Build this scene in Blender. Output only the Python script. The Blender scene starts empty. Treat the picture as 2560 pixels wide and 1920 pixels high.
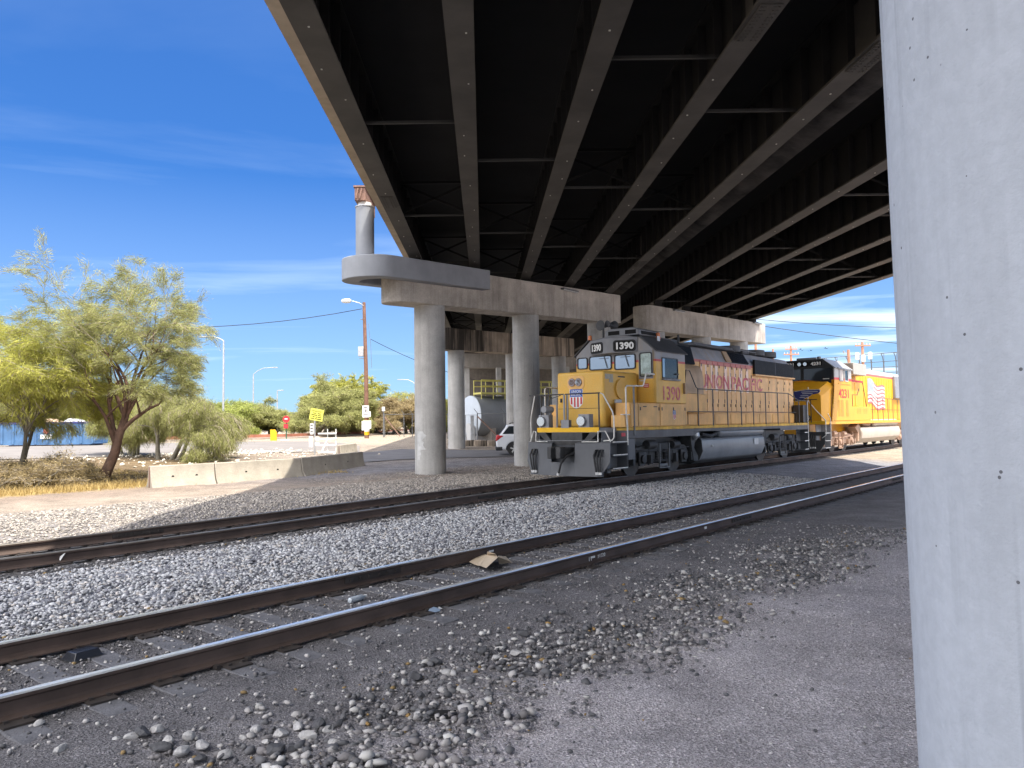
import bpy, bmesh, math, random
import numpy as np
from mathutils import Vector, Matrix, noise
R = math.radians
rng = np.random.default_rng(7)
random.seed(7)
S = bpy.context.scene
COL = S.collection

# ------------------------------------------------------------------ camera
EYE = Vector((0, 0, 2.0)); PITCH = R(2.9); ROLL = R(0.75); FPX = 1923.0
cf = Vector((0, math.cos(PITCH), math.sin(PITCH)))
cu = Vector((0, -math.sin(PITCH), math.cos(PITCH)))
cr = Vector((1, 0, 0))
cR = cr*math.cos(ROLL) - cu*math.sin(ROLL)
cU = cu*math.cos(ROLL) + cr*math.sin(ROLL)
cam = bpy.data.cameras.new('camera'); camo = bpy.data.objects.new('camera', cam); COL.objects.link(camo)
camo.matrix_world = Matrix(((cR.x, cU.x, -cf.x, EYE.x), (cR.y, cU.y, -cf.y, EYE.y), (cR.z, cU.z, -cf.z, EYE.z), (0, 0, 0, 1)))
cam.sensor_width = 36; cam.lens = 36*FPX/2560; cam.clip_start = 0.05; cam.clip_end = 5000
S.camera = camo

# ------------------------------------------------------------------ light
SUN = Vector((0.345, -0.22, 1.0)).normalized()
w = bpy.data.worlds.new('World'); S.world = w; w.use_nodes = True
nt = w.node_tree; nt.nodes.clear(); N = nt.nodes.new; L_ = nt.links.new
out = N('ShaderNodeOutputWorld'); bg = N('ShaderNodeBackground'); sky = N('ShaderNodeTexSky')
sky.sky_type = 'NISHITA'; sky.sun_disc = False
sky.sun_elevation = math.asin(SUN.z); sky.sun_rotation = math.atan2(SUN.x, SUN.y)
sky.air_density = 1.0; sky.dust_density = 0.6; sky.ozone_density = 3.0; sky.altitude = 700
tc = N('ShaderNodeTexCoord'); sep = N('ShaderNodeSeparateXYZ'); L_(tc.outputs['Generated'], sep.inputs[0])
# thin cirrus: noise on the direction projected to a high plane
mz = N('ShaderNodeMath'); mz.operation = 'MAXIMUM'; mz.inputs[1].default_value = 0.03; L_(sep.outputs['Z'], mz.inputs[0])
dx = N('ShaderNodeMath'); dx.operation = 'DIVIDE'; L_(sep.outputs['X'], dx.inputs[0]); L_(mz.outputs[0], dx.inputs[1])
dy = N('ShaderNodeMath'); dy.operation = 'DIVIDE'; L_(sep.outputs['Y'], dy.inputs[0]); L_(mz.outputs[0], dy.inputs[1])
cmb = N('ShaderNodeCombineXYZ'); L_(dx.outputs[0], cmb.inputs[0]); L_(dy.outputs[0], cmb.inputs[1])
mp = N('ShaderNodeMapping'); mp.inputs['Scale'].default_value = (0.30, 0.55, 1); mp.inputs['Rotation'].default_value = (0, 0, R(-14)); mp.inputs['Location'].default_value = (3.1, 1.7, 0)
L_(cmb.outputs[0], mp.inputs[0])
cn = N('ShaderNodeTexNoise'); cn.inputs['Scale'].default_value = 1.0; cn.inputs['Detail'].default_value = 7; cn.inputs['Roughness'].default_value = 0.55; cn.inputs['Distortion'].default_value = 0.5
L_(mp.outputs[0], cn.inputs['Vector'])
cram = N('ShaderNodeValToRGB'); cram.color_ramp.elements[0].position = 0.45; cram.color_ramp.elements[1].position = 0.80
L_(cn.outputs['Fac'], cram.inputs[0])
# more cloud low and to the right of the bridge
rt = N('ShaderNodeMapRange'); rt.inputs['From Min'].default_value = 0.1; rt.inputs['From Max'].default_value = 0.5; rt.inputs['To Min'].default_value = 0.6; rt.inputs['To Max'].default_value = 2.3
L_(sep.outputs['X'], rt.inputs['Value'])
lo = N('ShaderNodeMapRange'); lo.inputs['From Min'].default_value = 0.42; lo.inputs['From Max'].default_value = 0.1; lo.inputs['To Min'].default_value = 0.25; lo.inputs['To Max'].default_value = 1.0
L_(sep.outputs['Z'], lo.inputs['Value'])
cm = N('ShaderNodeMath'); cm.operation = 'MULTIPLY'; L_(cram.outputs[0], cm.inputs[0]); L_(rt.outputs[0], cm.inputs[1])
cm2 = N('ShaderNodeMath'); cm2.operation = 'MULTIPLY'; cm2.use_clamp = True; L_(cm.outputs[0], cm2.inputs[0]); L_(lo.outputs[0], cm2.inputs[1])
hz = N('ShaderNodeMapRange'); hz.inputs['From Min'].default_value = 0.0; hz.inputs['From Max'].default_value = 0.30; hz.inputs['To Min'].default_value = 0.34; hz.inputs['To Max'].default_value = 0.0
L_(sep.outputs['Z'], hz.inputs['Value'])
cm3 = N('ShaderNodeMath'); cm3.operation = 'MAXIMUM'; L_(cm2.outputs[0], cm3.inputs[0]); L_(hz.outputs[0], cm3.inputs[1])
mixc = N('ShaderNodeMixRGB'); mixc.inputs[2].default_value = (4.3, 5.3, 6.5, 1)
tint = N('ShaderNodeMixRGB'); tint.blend_type = 'MULTIPLY'; tint.inputs[0].default_value = 1; tint.inputs[2].default_value = (0.285, 0.60, 1.0, 1)
gr_ = N('ShaderNodeMapRange'); gr_.inputs['From Min'].default_value = 0.08; gr_.inputs['From Max'].default_value = 0.55; gr_.inputs['To Min'].default_value = 0.66; gr_.inputs['To Max'].default_value = 0.93; L_(sep.outputs['Z'], gr_.inputs['Value'])
vg_ = N('ShaderNodeVectorMath'); vg_.operation = 'SCALE'; L_(sky.outputs[0], vg_.inputs[0]); L_(gr_.outputs[0], vg_.inputs['Scale'])
L_(vg_.outputs[0], tint.inputs[1])
L_(cm3.outputs[0], mixc.inputs[0]); L_(tint.outputs[0], mixc.inputs[1])
# bright cloud added over the unseen southern sky, as fill light under the bridge
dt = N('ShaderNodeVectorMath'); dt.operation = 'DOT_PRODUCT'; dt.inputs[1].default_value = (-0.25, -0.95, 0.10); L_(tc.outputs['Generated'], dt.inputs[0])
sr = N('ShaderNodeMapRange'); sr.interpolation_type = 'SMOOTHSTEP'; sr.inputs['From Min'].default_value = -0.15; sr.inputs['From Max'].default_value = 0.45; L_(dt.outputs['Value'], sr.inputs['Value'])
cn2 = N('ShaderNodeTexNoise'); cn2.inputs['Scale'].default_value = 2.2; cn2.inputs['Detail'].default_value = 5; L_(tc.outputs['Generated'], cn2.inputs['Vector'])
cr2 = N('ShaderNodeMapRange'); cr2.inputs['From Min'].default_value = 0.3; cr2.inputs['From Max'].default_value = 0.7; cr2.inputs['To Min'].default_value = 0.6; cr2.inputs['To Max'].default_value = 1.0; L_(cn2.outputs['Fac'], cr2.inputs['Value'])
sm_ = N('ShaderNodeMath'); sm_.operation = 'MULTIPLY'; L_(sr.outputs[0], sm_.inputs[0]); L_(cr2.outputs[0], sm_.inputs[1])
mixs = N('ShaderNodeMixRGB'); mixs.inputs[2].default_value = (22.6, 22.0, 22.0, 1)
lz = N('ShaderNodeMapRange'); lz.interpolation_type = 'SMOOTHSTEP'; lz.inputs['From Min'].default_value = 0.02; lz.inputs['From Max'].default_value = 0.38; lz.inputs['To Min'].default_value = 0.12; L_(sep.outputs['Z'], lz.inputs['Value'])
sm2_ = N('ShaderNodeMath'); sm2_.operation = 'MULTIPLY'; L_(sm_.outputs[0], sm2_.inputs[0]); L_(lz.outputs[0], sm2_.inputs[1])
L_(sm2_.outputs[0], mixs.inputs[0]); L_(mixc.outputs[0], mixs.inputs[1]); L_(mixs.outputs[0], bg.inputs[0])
bg.inputs[1].default_value = 0.12
L_(bg.outputs[0], out.inputs[0])
sl = bpy.data.lights.new('sun', 'SUN'); sl.energy = 4.3; sl.angle = R(0.55); sl.color = (1.0, 0.93, 0.82)
so = bpy.data.objects.new('sun', sl); COL.objects.link(so); so.rotation_euler = SUN.to_track_quat('Z', 'Y').to_euler(); so.location = (40, -20, 100)
S.view_settings.view_transform = 'Standard'; S.view_settings.look = 'None'; S.view_settings.gamma = 1; S.view_settings.use_curve_mapping = False
S.view_settings.exposure = 1.0

# ------------------------------------------------------------------ frames
AZ = R(39.5)
T = Vector((math.sin(AZ), math.cos(AZ), 0)); Lv = Vector((-math.cos(AZ), math.sin(AZ), 0))
TROT = R(90-39.5)
GX, GZ = -0.03728, 0.02355            # bridge girders run along (GX, 1, GZ)
def W(t, l, z=0): return T*t + Lv*l + Vector((0, 0, z))
def tl(x, y): return x*T.x + y*T.y, x*Lv.x + y*Lv.y
def at(px, py, Y):
    v = cR*((px-1280)/FPX) - cU*((py-960)/FPX) + cf
    return EYE + v*(Y/v.y)
def sm(a, b, x):
    u = np.clip((x-a)/(b-a), 0, 1); return u*u*(3-2*u)
_gl = [-200, -5, 0, 3, 5, 8.2, 10, 11.7, 14.8, 16, 20, 21.5, 24, 27, 31, 35, 45, 56, 70, 200, 2500]
_gzv = [.1, .08, .06, .04, .012, .0, .05, .0, .0, .06, .06, .07, .13, .2, .26, .36, .55, .75, .80, .85, 1.2]
def gtl(t, l):
    z = np.interp(l, _gl, _gzv)
    return z + 0.13*sm(4, 18, t)*sm(8.6, 12.0, l)*(1-sm(15, 20, l))
def gz(x, y):
    t, l = tl(x, y); return float(gtl(t, l))
def on(px, py, lift=0.0):                 # the ground point that a line of sight meets
    v = cR*((px-1280)/FPX) - cU*((py-960)/FPX) + cf
    z = 0.2
    for _ in range(25):
        p = EYE + v*((z-EYE.z)/v.z); z = 0.5*z + 0.5*gz(p.x, p.y)
    p.z = gz(p.x, p.y) + lift; return p

# ------------------------------------------------------------------ materials
def mat(name, c, rough=0.75, metal=0.0, var=0.22, scale=3.0, c2=None, streak=0.0, sdir='z', bump=0.0, bscale=60.0, bands=None, pits=0.0, spec=0.4, stain=None, fine=0.0, lines=0.0, soot=0.0, hair=0.0):
    m = bpy.data.materials.new(name); m.use_nodes = True
    nt = m.node_tree; nt.nodes.clear(); N = nt.nodes.new; K = nt.links.new
    o = N('ShaderNodeOutputMaterial'); b = N('ShaderNodeBsdfPrincipled'); K(b.outputs[0], o.inputs[0])
    b.inputs['Roughness'].default_value = rough; b.inputs['Metallic'].default_value = metal; b.inputs['Specular IOR Level'].default_value = spec
    tc = N('ShaderNodeTexCoord'); vec = tc.outputs['Object']
    def noi(sc, det=5, v=vec, ro=0.6):
        n = N('ShaderNodeTexNoise'); n.inputs['Scale'].default_value = sc; n.inputs['Detail'].default_value = det; n.inputs['Roughness'].default_value = ro
        K(v, n.inputs['Vector']); return n.outputs['Fac']
    def ramp(f, p0, p1, c0=(0, 0, 0, 1), c1=(1, 1, 1, 1)):
        r = N('ShaderNodeValToRGB'); r.color_ramp.elements[0].position = p0; r.color_ramp.elements[1].position = p1
        r.color_ramp.elements[0].color = c0; r.color_ramp.elements[1].color = c1; K(f, r.inputs[0]); return r.outputs[0]
    def mix(f, a, bb, mode='MIX'):
        x = N('ShaderNodeMixRGB'); x.blend_type = mode
        for i, q in ((0, f), (1, a), (2, bb)):
            if isinstance(q, (float, int)): x.inputs[i].default_value = q
            elif isinstance(q, tuple): x.inputs[i].default_value = (q[0], q[1], q[2], 1)
            else: K(q, x.inputs[i])
        return x.outputs[0]
    base = c
    if bands:
        sp = N('ShaderNodeSeparateXYZ'); K(vec, sp.inputs[0])
        dv = N('ShaderNodeMath'); dv.operation = 'DIVIDE'; dv.inputs[1].default_value = 6.0; K(sp.outputs['Z'], dv.inputs[0])
        r = N('ShaderNodeValToRGB'); r.color_ramp.interpolation = 'CONSTANT'
        e = r.color_ramp.elements
        for i, (z, cc) in enumerate(bands):
            if i < 2: q = e[i]; q.position = z/6.0
            else: q = e.new(z/6.0)
            q.color = (*cc, 1)
        K(dv.outputs[0], r.inputs[0]); base = r.outputs[0]
    f = ramp(noi(scale), 0.32, 0.68)
    if c2 is not None: colr = mix(f, base, c2)
    else:
        colr = mix(1.0, base, mix(f, (1-var,)*3, (1+var*.6,)*3), 'MULTIPLY')
    if fine:
        colr = mix(1.0, colr, mix(ramp(noi(scale*18, 3), 0.35, 0.65), (1-fine,)*3, (1+fine*.6,)*3), 'MULTIPLY')
    if streak:
        mp = N('ShaderNodeMapping'); K(vec, mp.inputs[0])
        mp.inputs['Scale'].default_value = {'z': (2.6, 2.6, 0.16), 'x': (0.2, 3, 3)}[sdir]
        f2 = ramp(noi(1.5, 7, mp.outputs[0], 0.68), 0.44, 0.74)
        f3 = ramp(noi(0.55, 3), 0.38, 0.62, (.35, .35, .35, 1))
        f2 = mix(1.0, f2, f3, 'MULTIPLY')
        colr = mix(mix(1.0, f2, (streak,)*3, 'MULTIPLY'), colr, stain or (0.05, 0.045, 0.04))
    if hair:
        mp4 = N('ShaderNodeMapping'); K(vec, mp4.inputs[0]); mp4.inputs['Scale'].default_value = (16, 16, 0.12)
        f5 = ramp(noi(1.0, 3, mp4.outputs[0], 0.6), 0.60, 0.68); f6 = ramp(noi(0.8, 2), 0.45, 0.6); colr = mix(mix(1.0, mix(1.0, f5, f6, 'MULTIPLY'), (hair,)*3, 'MULTIPLY'), colr, (c[0]*.55, c[1]*.55, c[2]*.55))
    if soot:
        mp3 = N('ShaderNodeMapping'); K(vec, mp3.inputs[0]); mp3.inputs['Scale'].default_value = (0.9, 0.9, 0.05)
        f4 = ramp(noi(1.0, 5, mp3.outputs[0], 0.7), 0.47, 0.58); colr = mix(mix(1.0, f4, (soot,)*3, 'MULTIPLY'), colr, (0.012, 0.011, 0.010))
    if lines:
        sp2 = N('ShaderNodeSeparateXYZ'); K(vec, sp2.inputs[0]); md = N('ShaderNodeMath'); md.operation = 'PINGPONG'; md.inputs[1].default_value = lines; K(sp2.outputs['Z'], md.inputs[0])
        lt = N('ShaderNodeMath'); lt.operation = 'LESS_THAN'; lt.inputs[1].default_value = 0.006; K(md.outputs[0], lt.inputs[0])
        l3 = N('ShaderNodeMath'); l3.operation = 'MULTIPLY'; l3.inputs[1].default_value = 0.35; K(lt.outputs[0], l3.inputs[0]); colr = mix(l3.outputs[0], colr, (c[0]*.5, c[1]*.5, c[2]*.5))
    if pits:
        v = N('ShaderNodeTexVoronoi'); v.inputs['Scale'].default_value = 14; K(vec, v.inputs['Vector'])
        g = N('ShaderNodeMath'); g.operation = 'LESS_THAN'; g.inputs[1].default_value = pits; K(v.outputs['Distance'], g.inputs[0])
        s2 = ramp(noi(2.2, 2), 0.46, 0.52)
        mm = N('ShaderNodeMath'); mm.operation = 'MULTIPLY'; K(g.outputs[0], mm.inputs[0]); K(s2, mm.inputs[1])
        colr = mix(mm.outputs[0], colr, (c[0]*.25, c[1]*.24, c[2]*.24))
    K(colr if not isinstance(colr, tuple) else colr, b.inputs['Base Color'])
    if bump:
        bn = N('ShaderNodeBump'); bn.inputs['Strength'].default_value = bump; bn.inputs['Distance'].default_value = 0.02
        K(noi(bscale, 4), bn.inputs['Height']); K(bn.outputs[0], b.inputs['Normal'])
    return m

def plain(name, c, rough=0.5, metal=0.0, spec=0.5):
    m = bpy.data.materials.new(name); m.use_nodes = True; b = m.node_tree.nodes['Principled BSDF']
    b.inputs['Base Color'].default_value = (*c, 1); b.inputs['Roughness'].default_value = rough; b.inputs['Metallic'].default_value = metal; b.inputs['Specular IOR Level'].default_value = spec
    return m

def leafmat(name, ca, cb, trans=0.35):
    m = bpy.data.materials.new(name); m.use_nodes = True
    nt = m.node_tree; nt.nodes.clear(); N = nt.nodes.new; K = nt.links.new
    o = N('ShaderNodeOutputMaterial'); d = N('ShaderNodeBsdfDiffuse'); tr = N('ShaderNodeBsdfTranslucent'); mx = N('ShaderNodeMixShader'); mx.inputs[0].default_value = trans
    at_ = N('ShaderNodeAttribute'); at_.attribute_name = 'shade'
    r = N('ShaderNodeValToRGB'); r.color_ramp.elements[0].color = (*ca, 1); r.color_ramp.elements[1].color = (*cb, 1)
    K(at_.outputs['Fac'], r.inputs[0]); K(r.outputs[0], d.inputs[0]); K(r.outputs[0], tr.inputs[0])
    K(d.outputs[0], mx.inputs[1]); K(tr.outputs[0], mx.inputs[2]); K(mx.outputs[0], o.inputs[0]); return m

def stonemat(name):
    m = bpy.data.materials.new(name); m.use_nodes = True
    nt = m.node_tree; b = nt.nodes['Principled BSDF']; b.inputs['Roughness'].default_value = 0.85; b.inputs['Specular IOR Level'].default_value = 0.2
    a = nt.nodes.new('ShaderNodeAttribute'); a.attribute_name = 'tone'
    nt.links.new(a.outputs['Color'], b.inputs['Base Color']); return m

M = {}
M['concrete'] = mat('concrete', (0.33, 0.30, 0.265), 0.85, var=0.25, scale=1.1, streak=0.5, bump=0.25, bscale=30, stain=(0.10, 0.085, 0.07), fine=0.1)
M['concrete_pale'] = mat('pale concrete', (0.47, 0.50, 0.54), 0.8, var=0.10, scale=1.3, streak=0.55, bump=0.22, bscale=70, pits=0.065, stain=(0.33, 0.35, 0.375), fine=0.06, hair=0.55)
M['concrete_column'] = mat('column concrete', (0.46, 0.45, 0.43), 0.85, var=0.2, scale=1.2, streak=0.45, bump=0.25, bscale=40, pits=0.05, stain=(0.16, 0.145, 0.125), fine=0.08, hair=0.6)
M['concrete_cap'] = mat('cap concrete', (0.46, 0.42, 0.37), 0.88, var=0.3, scale=0.9, streak=0.7, bump=0.3, bscale=30, stain=(0.13, 0.105, 0.085), fine=0.12)
M['concrete_stained'] = mat('stained concrete', (0.46, 0.38, 0.30), 0.88, var=0.3, scale=1.1, streak=0.95, bump=0.3, bscale=30, stain=(0.10, 0.085, 0.07), soot=0.9)
M['concrete_grey'] = mat('grey painted concrete', (0.25, 0.265, 0.29), 0.7, var=0.12, scale=1.5, streak=0.3, bump=0.15, bscale=30, stain=(0.17, 0.18, 0.195))
M['concrete_barrier'] = mat('barrier concrete', (0.41, 0.37, 0.305), 0.85, var=0.2, scale=1.6, streak=0.35, bump=0.35, bscale=30, stain=(0.32, 0.27, 0.21), fine=0.1)
M['fascia'] = mat('fascia concrete', (0.46, 0.38, 0.29), 0.85, var=0.2, scale=1.2, streak=0.3, stain=(0.2, 0.16, 0.12))
M['web'] = mat('shade toned girder steel', (0.0095, 0.0085, 0.0074), 0.75, var=0.4, scale=0.8, streak=0.4, stain=(0.008, 0.007, 0.006))  # same steel as the flange; underdeck shade is put into its darker colour
M['flange'] = mat('bounce toned flange steel', (0.064, 0.058, 0.05), 0.7, var=0.35, scale=0.9, streak=0.3, sdir='x', stain=(0.06, 0.052, 0.045), bump=0.1, bscale=30)  # lighter copy of the web steel, with light bounced off the ground painted in
M['stiffener'] = mat('stiffener steel', (0.02, 0.0178, 0.0155), 0.75, var=0.3, scale=2)
M['brace'] = mat('brace steel', (0.032, 0.03, 0.027), 0.7, var=0.3, scale=2)
M['slab'] = mat('sooty shade toned slab', (0.007, 0.007, 0.0075), 0.9, var=0.4, scale=0.7)  # soot plus the shade under the deck, both put into the base colour
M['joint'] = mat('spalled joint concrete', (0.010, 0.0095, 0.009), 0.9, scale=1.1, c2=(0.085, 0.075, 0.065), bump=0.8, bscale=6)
M['bolt'] = plain('zinc bolt', (0.5, 0.48, 0.42), 0.5)
M['rust_brown'] = mat('rusty brown steel', (0.25, 0.145, 0.11), 0.75, var=0.3, scale=2.5, streak=0.4)
M['rail_side'] = mat('rail rust', (0.095, 0.066, 0.054), 0.75, 0.1, var=0.35, scale=2.0, streak=0.3, sdir='x', bump=0.15, bscale=40)
M['rail_old'] = mat('old rail rust', (0.30, 0.12, 0.075), 0.8, var=0.3, scale=1.0)
M['rail_top'] = mat('polished rail head', (0.84, 0.85, 0.84), 0.2, 0.5, var=0.25, scale=1.2)
M['rail_dull'] = mat('dull rail head', (0.26, 0.235, 0.205), 0.45, 0.6, var=0.3, scale=1.2)
M['tie'] = mat('weathered tie timber', (0.145, 0.147, 0.16), 0.9, var=0.4, scale=3, streak=0.5, sdir='x', bump=0.5, bscale=40, stain=(0.10, 0.098, 0.10), fine=0.2)
M['tie_dark'] = mat('creosote tie timber', (0.07, 0.066, 0.066), 0.9, var=0.3, scale=3, bump=0.4, bscale=40)
M['plate'] = mat('tie plate steel', (0.05, 0.042, 0.038), 0.75, 0.2, var=0.3, scale=5)
M['white_paint'] = mat('white paint', (0.72, 0.71, 0.68), 0.55, var=0.12, scale=4, streak=0.2, stain=(0.35, 0.33, 0.3))
M['black_steel'] = mat('black steel', (0.022, 0.021, 0.022), 0.5, 0.1, var=0.3, scale=4)
M['dark_rail'] = mat('dark railing paint', (0.05, 0.047, 0.047), 0.5, 0.1, var=0.3, scale=4)
M['galv'] = mat('galvanised steel', (0.42, 0.43, 0.44), 0.45, 0.5, var=0.18, scale=5)
M['dark_galv'] = mat('weathered galvanised steel', (0.16, 0.165, 0.17), 0.55, 0.3, var=0.2, scale=5)
M['rubber'] = plain('black rubber', (0.018, 0.018, 0.019), 0.6)
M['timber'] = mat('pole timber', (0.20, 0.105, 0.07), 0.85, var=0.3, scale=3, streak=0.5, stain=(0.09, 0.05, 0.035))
M['timber_red'] = mat('reddish pole timber', (0.45, 0.22, 0.14), 0.85, var=0.2, scale=3)  # reddish wood colour
M['bark'] = mat('rough brown bark', (0.115, 0.065, 0.045), 0.9, var=0.4, scale=4, bump=1.0, bscale=14, streak=0.4)
M['bark_grey'] = mat('grey bark', (0.17, 0.15, 0.115), 0.9, var=0.3, scale=4, bump=0.5, bscale=20)
M['glass'] = plain('dark window glass', (0.02, 0.025, 0.03), 0.08, 0.0, 0.35)
M['glass_sky'] = plain('reflective cab glass', (0.27, 0.31, 0.35), 0.10, 0.65)
M['lens'] = plain('lamp lens', (0.52, 0.55, 0.57), 0.18, 0.75)
M['amber'] = plain('amber lens', (0.75, 0.22, 0.06), 0.25)
M['red'] = mat('red paint', (0.55, 0.03, 0.04), 0.5, var=0.1, scale=4)
M['red_fade'] = mat('faded red lettering', (0.50, 0.05, 0.10), 0.6, var=0.25, scale=2.4, c2=(0.72, 0.33, 0.27), fine=.3)
M['blue'] = mat('blue paint', (0.045, 0.12, 0.42), 0.5, var=0.12, scale=4)
M['navy'] = mat('navy paint', (0.03, 0.035, 0.16), 0.5, var=0.12, scale=4)
M['white'] = plain('white lettering', (0.78, 0.78, 0.76), 0.5)
M['silver'] = plain('silver trim', (0.55, 0.55, 0.54), 0.4)
M['black'] = plain('matt black', (0.008, 0.008, 0.008), 0.7, 0, 0.2)

# ------------------------------------------------------------------ mesh builder
class MB:
    def __init__(s): s.v = []; s.f = []; s.m = []; s.cur = 0
    def _add(s, vs, fs):
        b = len(s.v); s.v.extend([tuple(q) for q in vs])
        for f in fs: s.f.append(tuple(b+i for i in f)); s.m.append(s.cur)
        return s
    def box(s, x0, x1, y0, y1, z0, z1):
        return s._add([(x0, y0, z0), (x1, y0, z0), (x1, y1, z0), (x0, y1, z0), (x0, y0, z1), (x1, y0, z1), (x1, y1, z1), (x0, y1, z1)],
                      [(3, 2, 1, 0), (4, 5, 6, 7), (0, 1, 5, 4), (1, 2, 6, 5), (2, 3, 7, 6), (3, 0, 4, 7)])
    def bar(s, p, q, w, h, up=(0, 0, 1)):
        p = Vector(p); q = Vector(q); d = (q-p).normalized(); u = Vector(up)
        a = d.cross(u)
        if a.length < 1e-4: a = d.cross(Vector((1, 0, 0)))
        a.normalize(); u = a.cross(d); a *= w/2; u *= h/2
        vs = [p-a-u, p+a-u, p+a+u, p-a+u, q-a-u, q+a-u, q+a+u, q-a+u]
        return s._add(vs, [(0, 1, 2, 3), (7, 6, 5, 4), (0, 4, 5, 1), (1, 5, 6, 2), (2, 6, 7, 3), (3, 7, 4, 0)])
    def tube(s, pts, r, n=6, cap=True):
        pts = [Vector(p) for p in pts]; k = len(pts); rs = r if isinstance(r, (list, tuple)) else [r]*k
        vs = []; ref = None
        for i, p in enumerate(pts):
            d = (pts[min(i+1, k-1)] - pts[max(i-1, 0)]).normalized()
            if ref is None:
                ref = d.cross(Vector((0, 0, 1)))
                if ref.length < 1e-3: ref = d.cross(Vector((1, 0, 0)))
            ref = ref - d*ref.dot(d); ref.normalize(); b = d.cross(ref)
            for j in range(n):
                a = 2*math.pi*j/n; vs.append(p + (ref*math.cos(a) + b*math.sin(a))*rs[i])
        fs = [(i*n+j, i*n+(j+1) % n, (i+1)*n+(j+1) % n, (i+1)*n+j) for i in range(k-1) for j in range(n)]
        if cap: fs += [tuple(range(n-1, -1, -1)), tuple((k-1)*n+j for j in range(n))]
        return s._add(vs, fs)
    def prism(s, poly, axis, a0, a1):
        def P(u, v, a): return {'x': (a, u, v), 'y': (u, a, v), 'z': (u, v, a)}[axis]
        n = len(poly); vs = [P(u, v, a0) for u, v in poly] + [P(u, v, a1) for u, v in poly]
        return s._add(vs, [tuple(range(n)), tuple(range(2*n-1, n-1, -1))] + [(i, i+n, (i+1) % n+n, (i+1) % n) for i in range(n)])
    def loft(s, rings, close=True):
        n = len(rings[0]); vs = [p for r in rings for p in r]
        fs = [(i*n+j, i*n+(j+1) % n, (i+1)*n+(j+1) % n, (i+1)*n+j) for i in range(len(rings)-1) for j in range(n)]
        if close: fs += [tuple(range(n-1, -1, -1)), tuple((len(rings)-1)*n+j for j in range(n))]
        return s._add(vs, fs)
    def lathe(s, prof, c, axis='z', n=20):
        c = Vector(c); vs = []
        for r, h in prof:
            for j in range(n):
                a = 2*math.pi*j/n; u, v = r*math.cos(a), r*math.sin(a)
                vs.append(c + Vector({'z': (u, v, h), 'x': (h, u, v), 'y': (v, h, u)}[axis]))
        k = len(prof)
        fs = [(i*n+j, i*n+(j+1) % n, (i+1)*n+(j+1) % n, (i+1)*n+j) for i in range(k-1) for j in range(n)]
        fs += [tuple(range(n-1, -1, -1)), tuple((k-1)*n+j for j in range(n))]
        return s._add(vs, fs)
    def plate(s, pts, nrm, th):
        n = len(pts); nv = Vector(nrm).normalized()*th
        vs = [Vector(p) for p in pts] + [Vector(p)+nv for p in pts]
        return s._add(vs, [tuple(range(n)), tuple(range(2*n-1, n-1, -1))] + [(i, i+n, (i+1) % n+n, (i+1) % n) for i in range(n)])
    def build(s, name, mats, parent=None, bevel=0, smooth=True, angle=35, seg=2):
        me = bpy.data.meshes.new(name); me.from_pydata(s.v, [], s.f)
        mats = mats if isinstance(mats, (list, tuple)) else [mats]
        for q in mats: me.materials.append(M[q] if isinstance(q, str) else q)
        if len(mats) > 1: me.polygons.foreach_set('material_index', s.m)
        b = bmesh.new(); b.from_mesh(me); bmesh.ops.recalc_face_normals(b, faces=b.faces); b.to_mesh(me); b.free()
        if smooth:
            me.polygons.foreach_set('use_smooth', [True]*len(me.polygons)); me.set_sharp_from_angle(angle=R(angle))
        o = bpy.data.objects.new(name, me); COL.objects.link(o)
        if parent: o.parent = parent
        if bevel:
            md = o.modifiers.new('bevel', 'BEVEL'); md.width = bevel; md.segments = seg; md.limit_method = 'ANGLE'; md.angle_limit = R(40); md.harden_normals = False
        return o

def tag(o, label=None, cat=None, group=None, kind=None):
    if label: o['label'] = label
    if cat: o['category'] = cat
    if group: o['group'] = group
    if kind: o['kind'] = kind
    return o
def thing(name, label, cat, loc=(0, 0, 0), rz=0.0, group=None):
    o = bpy.data.objects.new(name, None); COL.objects.link(o); o.location = loc; o.rotation_euler = (0, 0, rz); o.empty_display_size = 0.2
    return tag(o, label, cat, group)
def dup(root, loc=None, rz=None, label=None, parent=None):
    r = root.copy(); COL.objects.link(r)
    if parent is not None: r.parent = parent
    if loc is not None: r.location = loc
    if rz is not None: r.rotation_euler = (0, 0, rz)
    if label: r['label'] = label
    for ch in list(root.children): dup(ch, parent=r)
    return r
def text(body, size, o, xd, yd, material, parent, name='lettering', th=0.006, width=None, bold=0.0):
    c = bpy.data.curves.new(name, 'FONT'); c.body = body; c.size = size; c.extrude = th/2; c.offset = bold; c.resolution_u = 3
    ob = bpy.data.objects.new('tmp', c); COL.objects.link(ob)
    bpy.context.view_layer.update()
    me = bpy.data.meshes.new_from_object(ob.evaluated_get(bpy.context.evaluated_depsgraph_get()))
    bpy.data.objects.remove(ob); bpy.data.curves.remove(c)
    co = np.empty(len(me.vertices)*3); me.vertices.foreach_get('co', co); co = co.reshape(-1, 3)
    if width: co[:, 0] *= width/max(co[:, 0].max()-min(0, co[:, 0].min()), 1e-6)
    xd = Vector(xd).normalized(); yd = Vector(yd).normalized(); zd = xd.cross(yd)
    A = np.array([xd, yd, zd]); co2 = co @ A + np.array(o)
    me.vertices.foreach_set('co', co2.ravel()); me.materials.clear(); me.materials.append(M[material] if isinstance(material, str) else material)
    for p in me.polygons: p.material_index = 0
    ob = bpy.data.objects.new(name, me); COL.objects.link(ob); ob.parent = parent
    return ob
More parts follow.
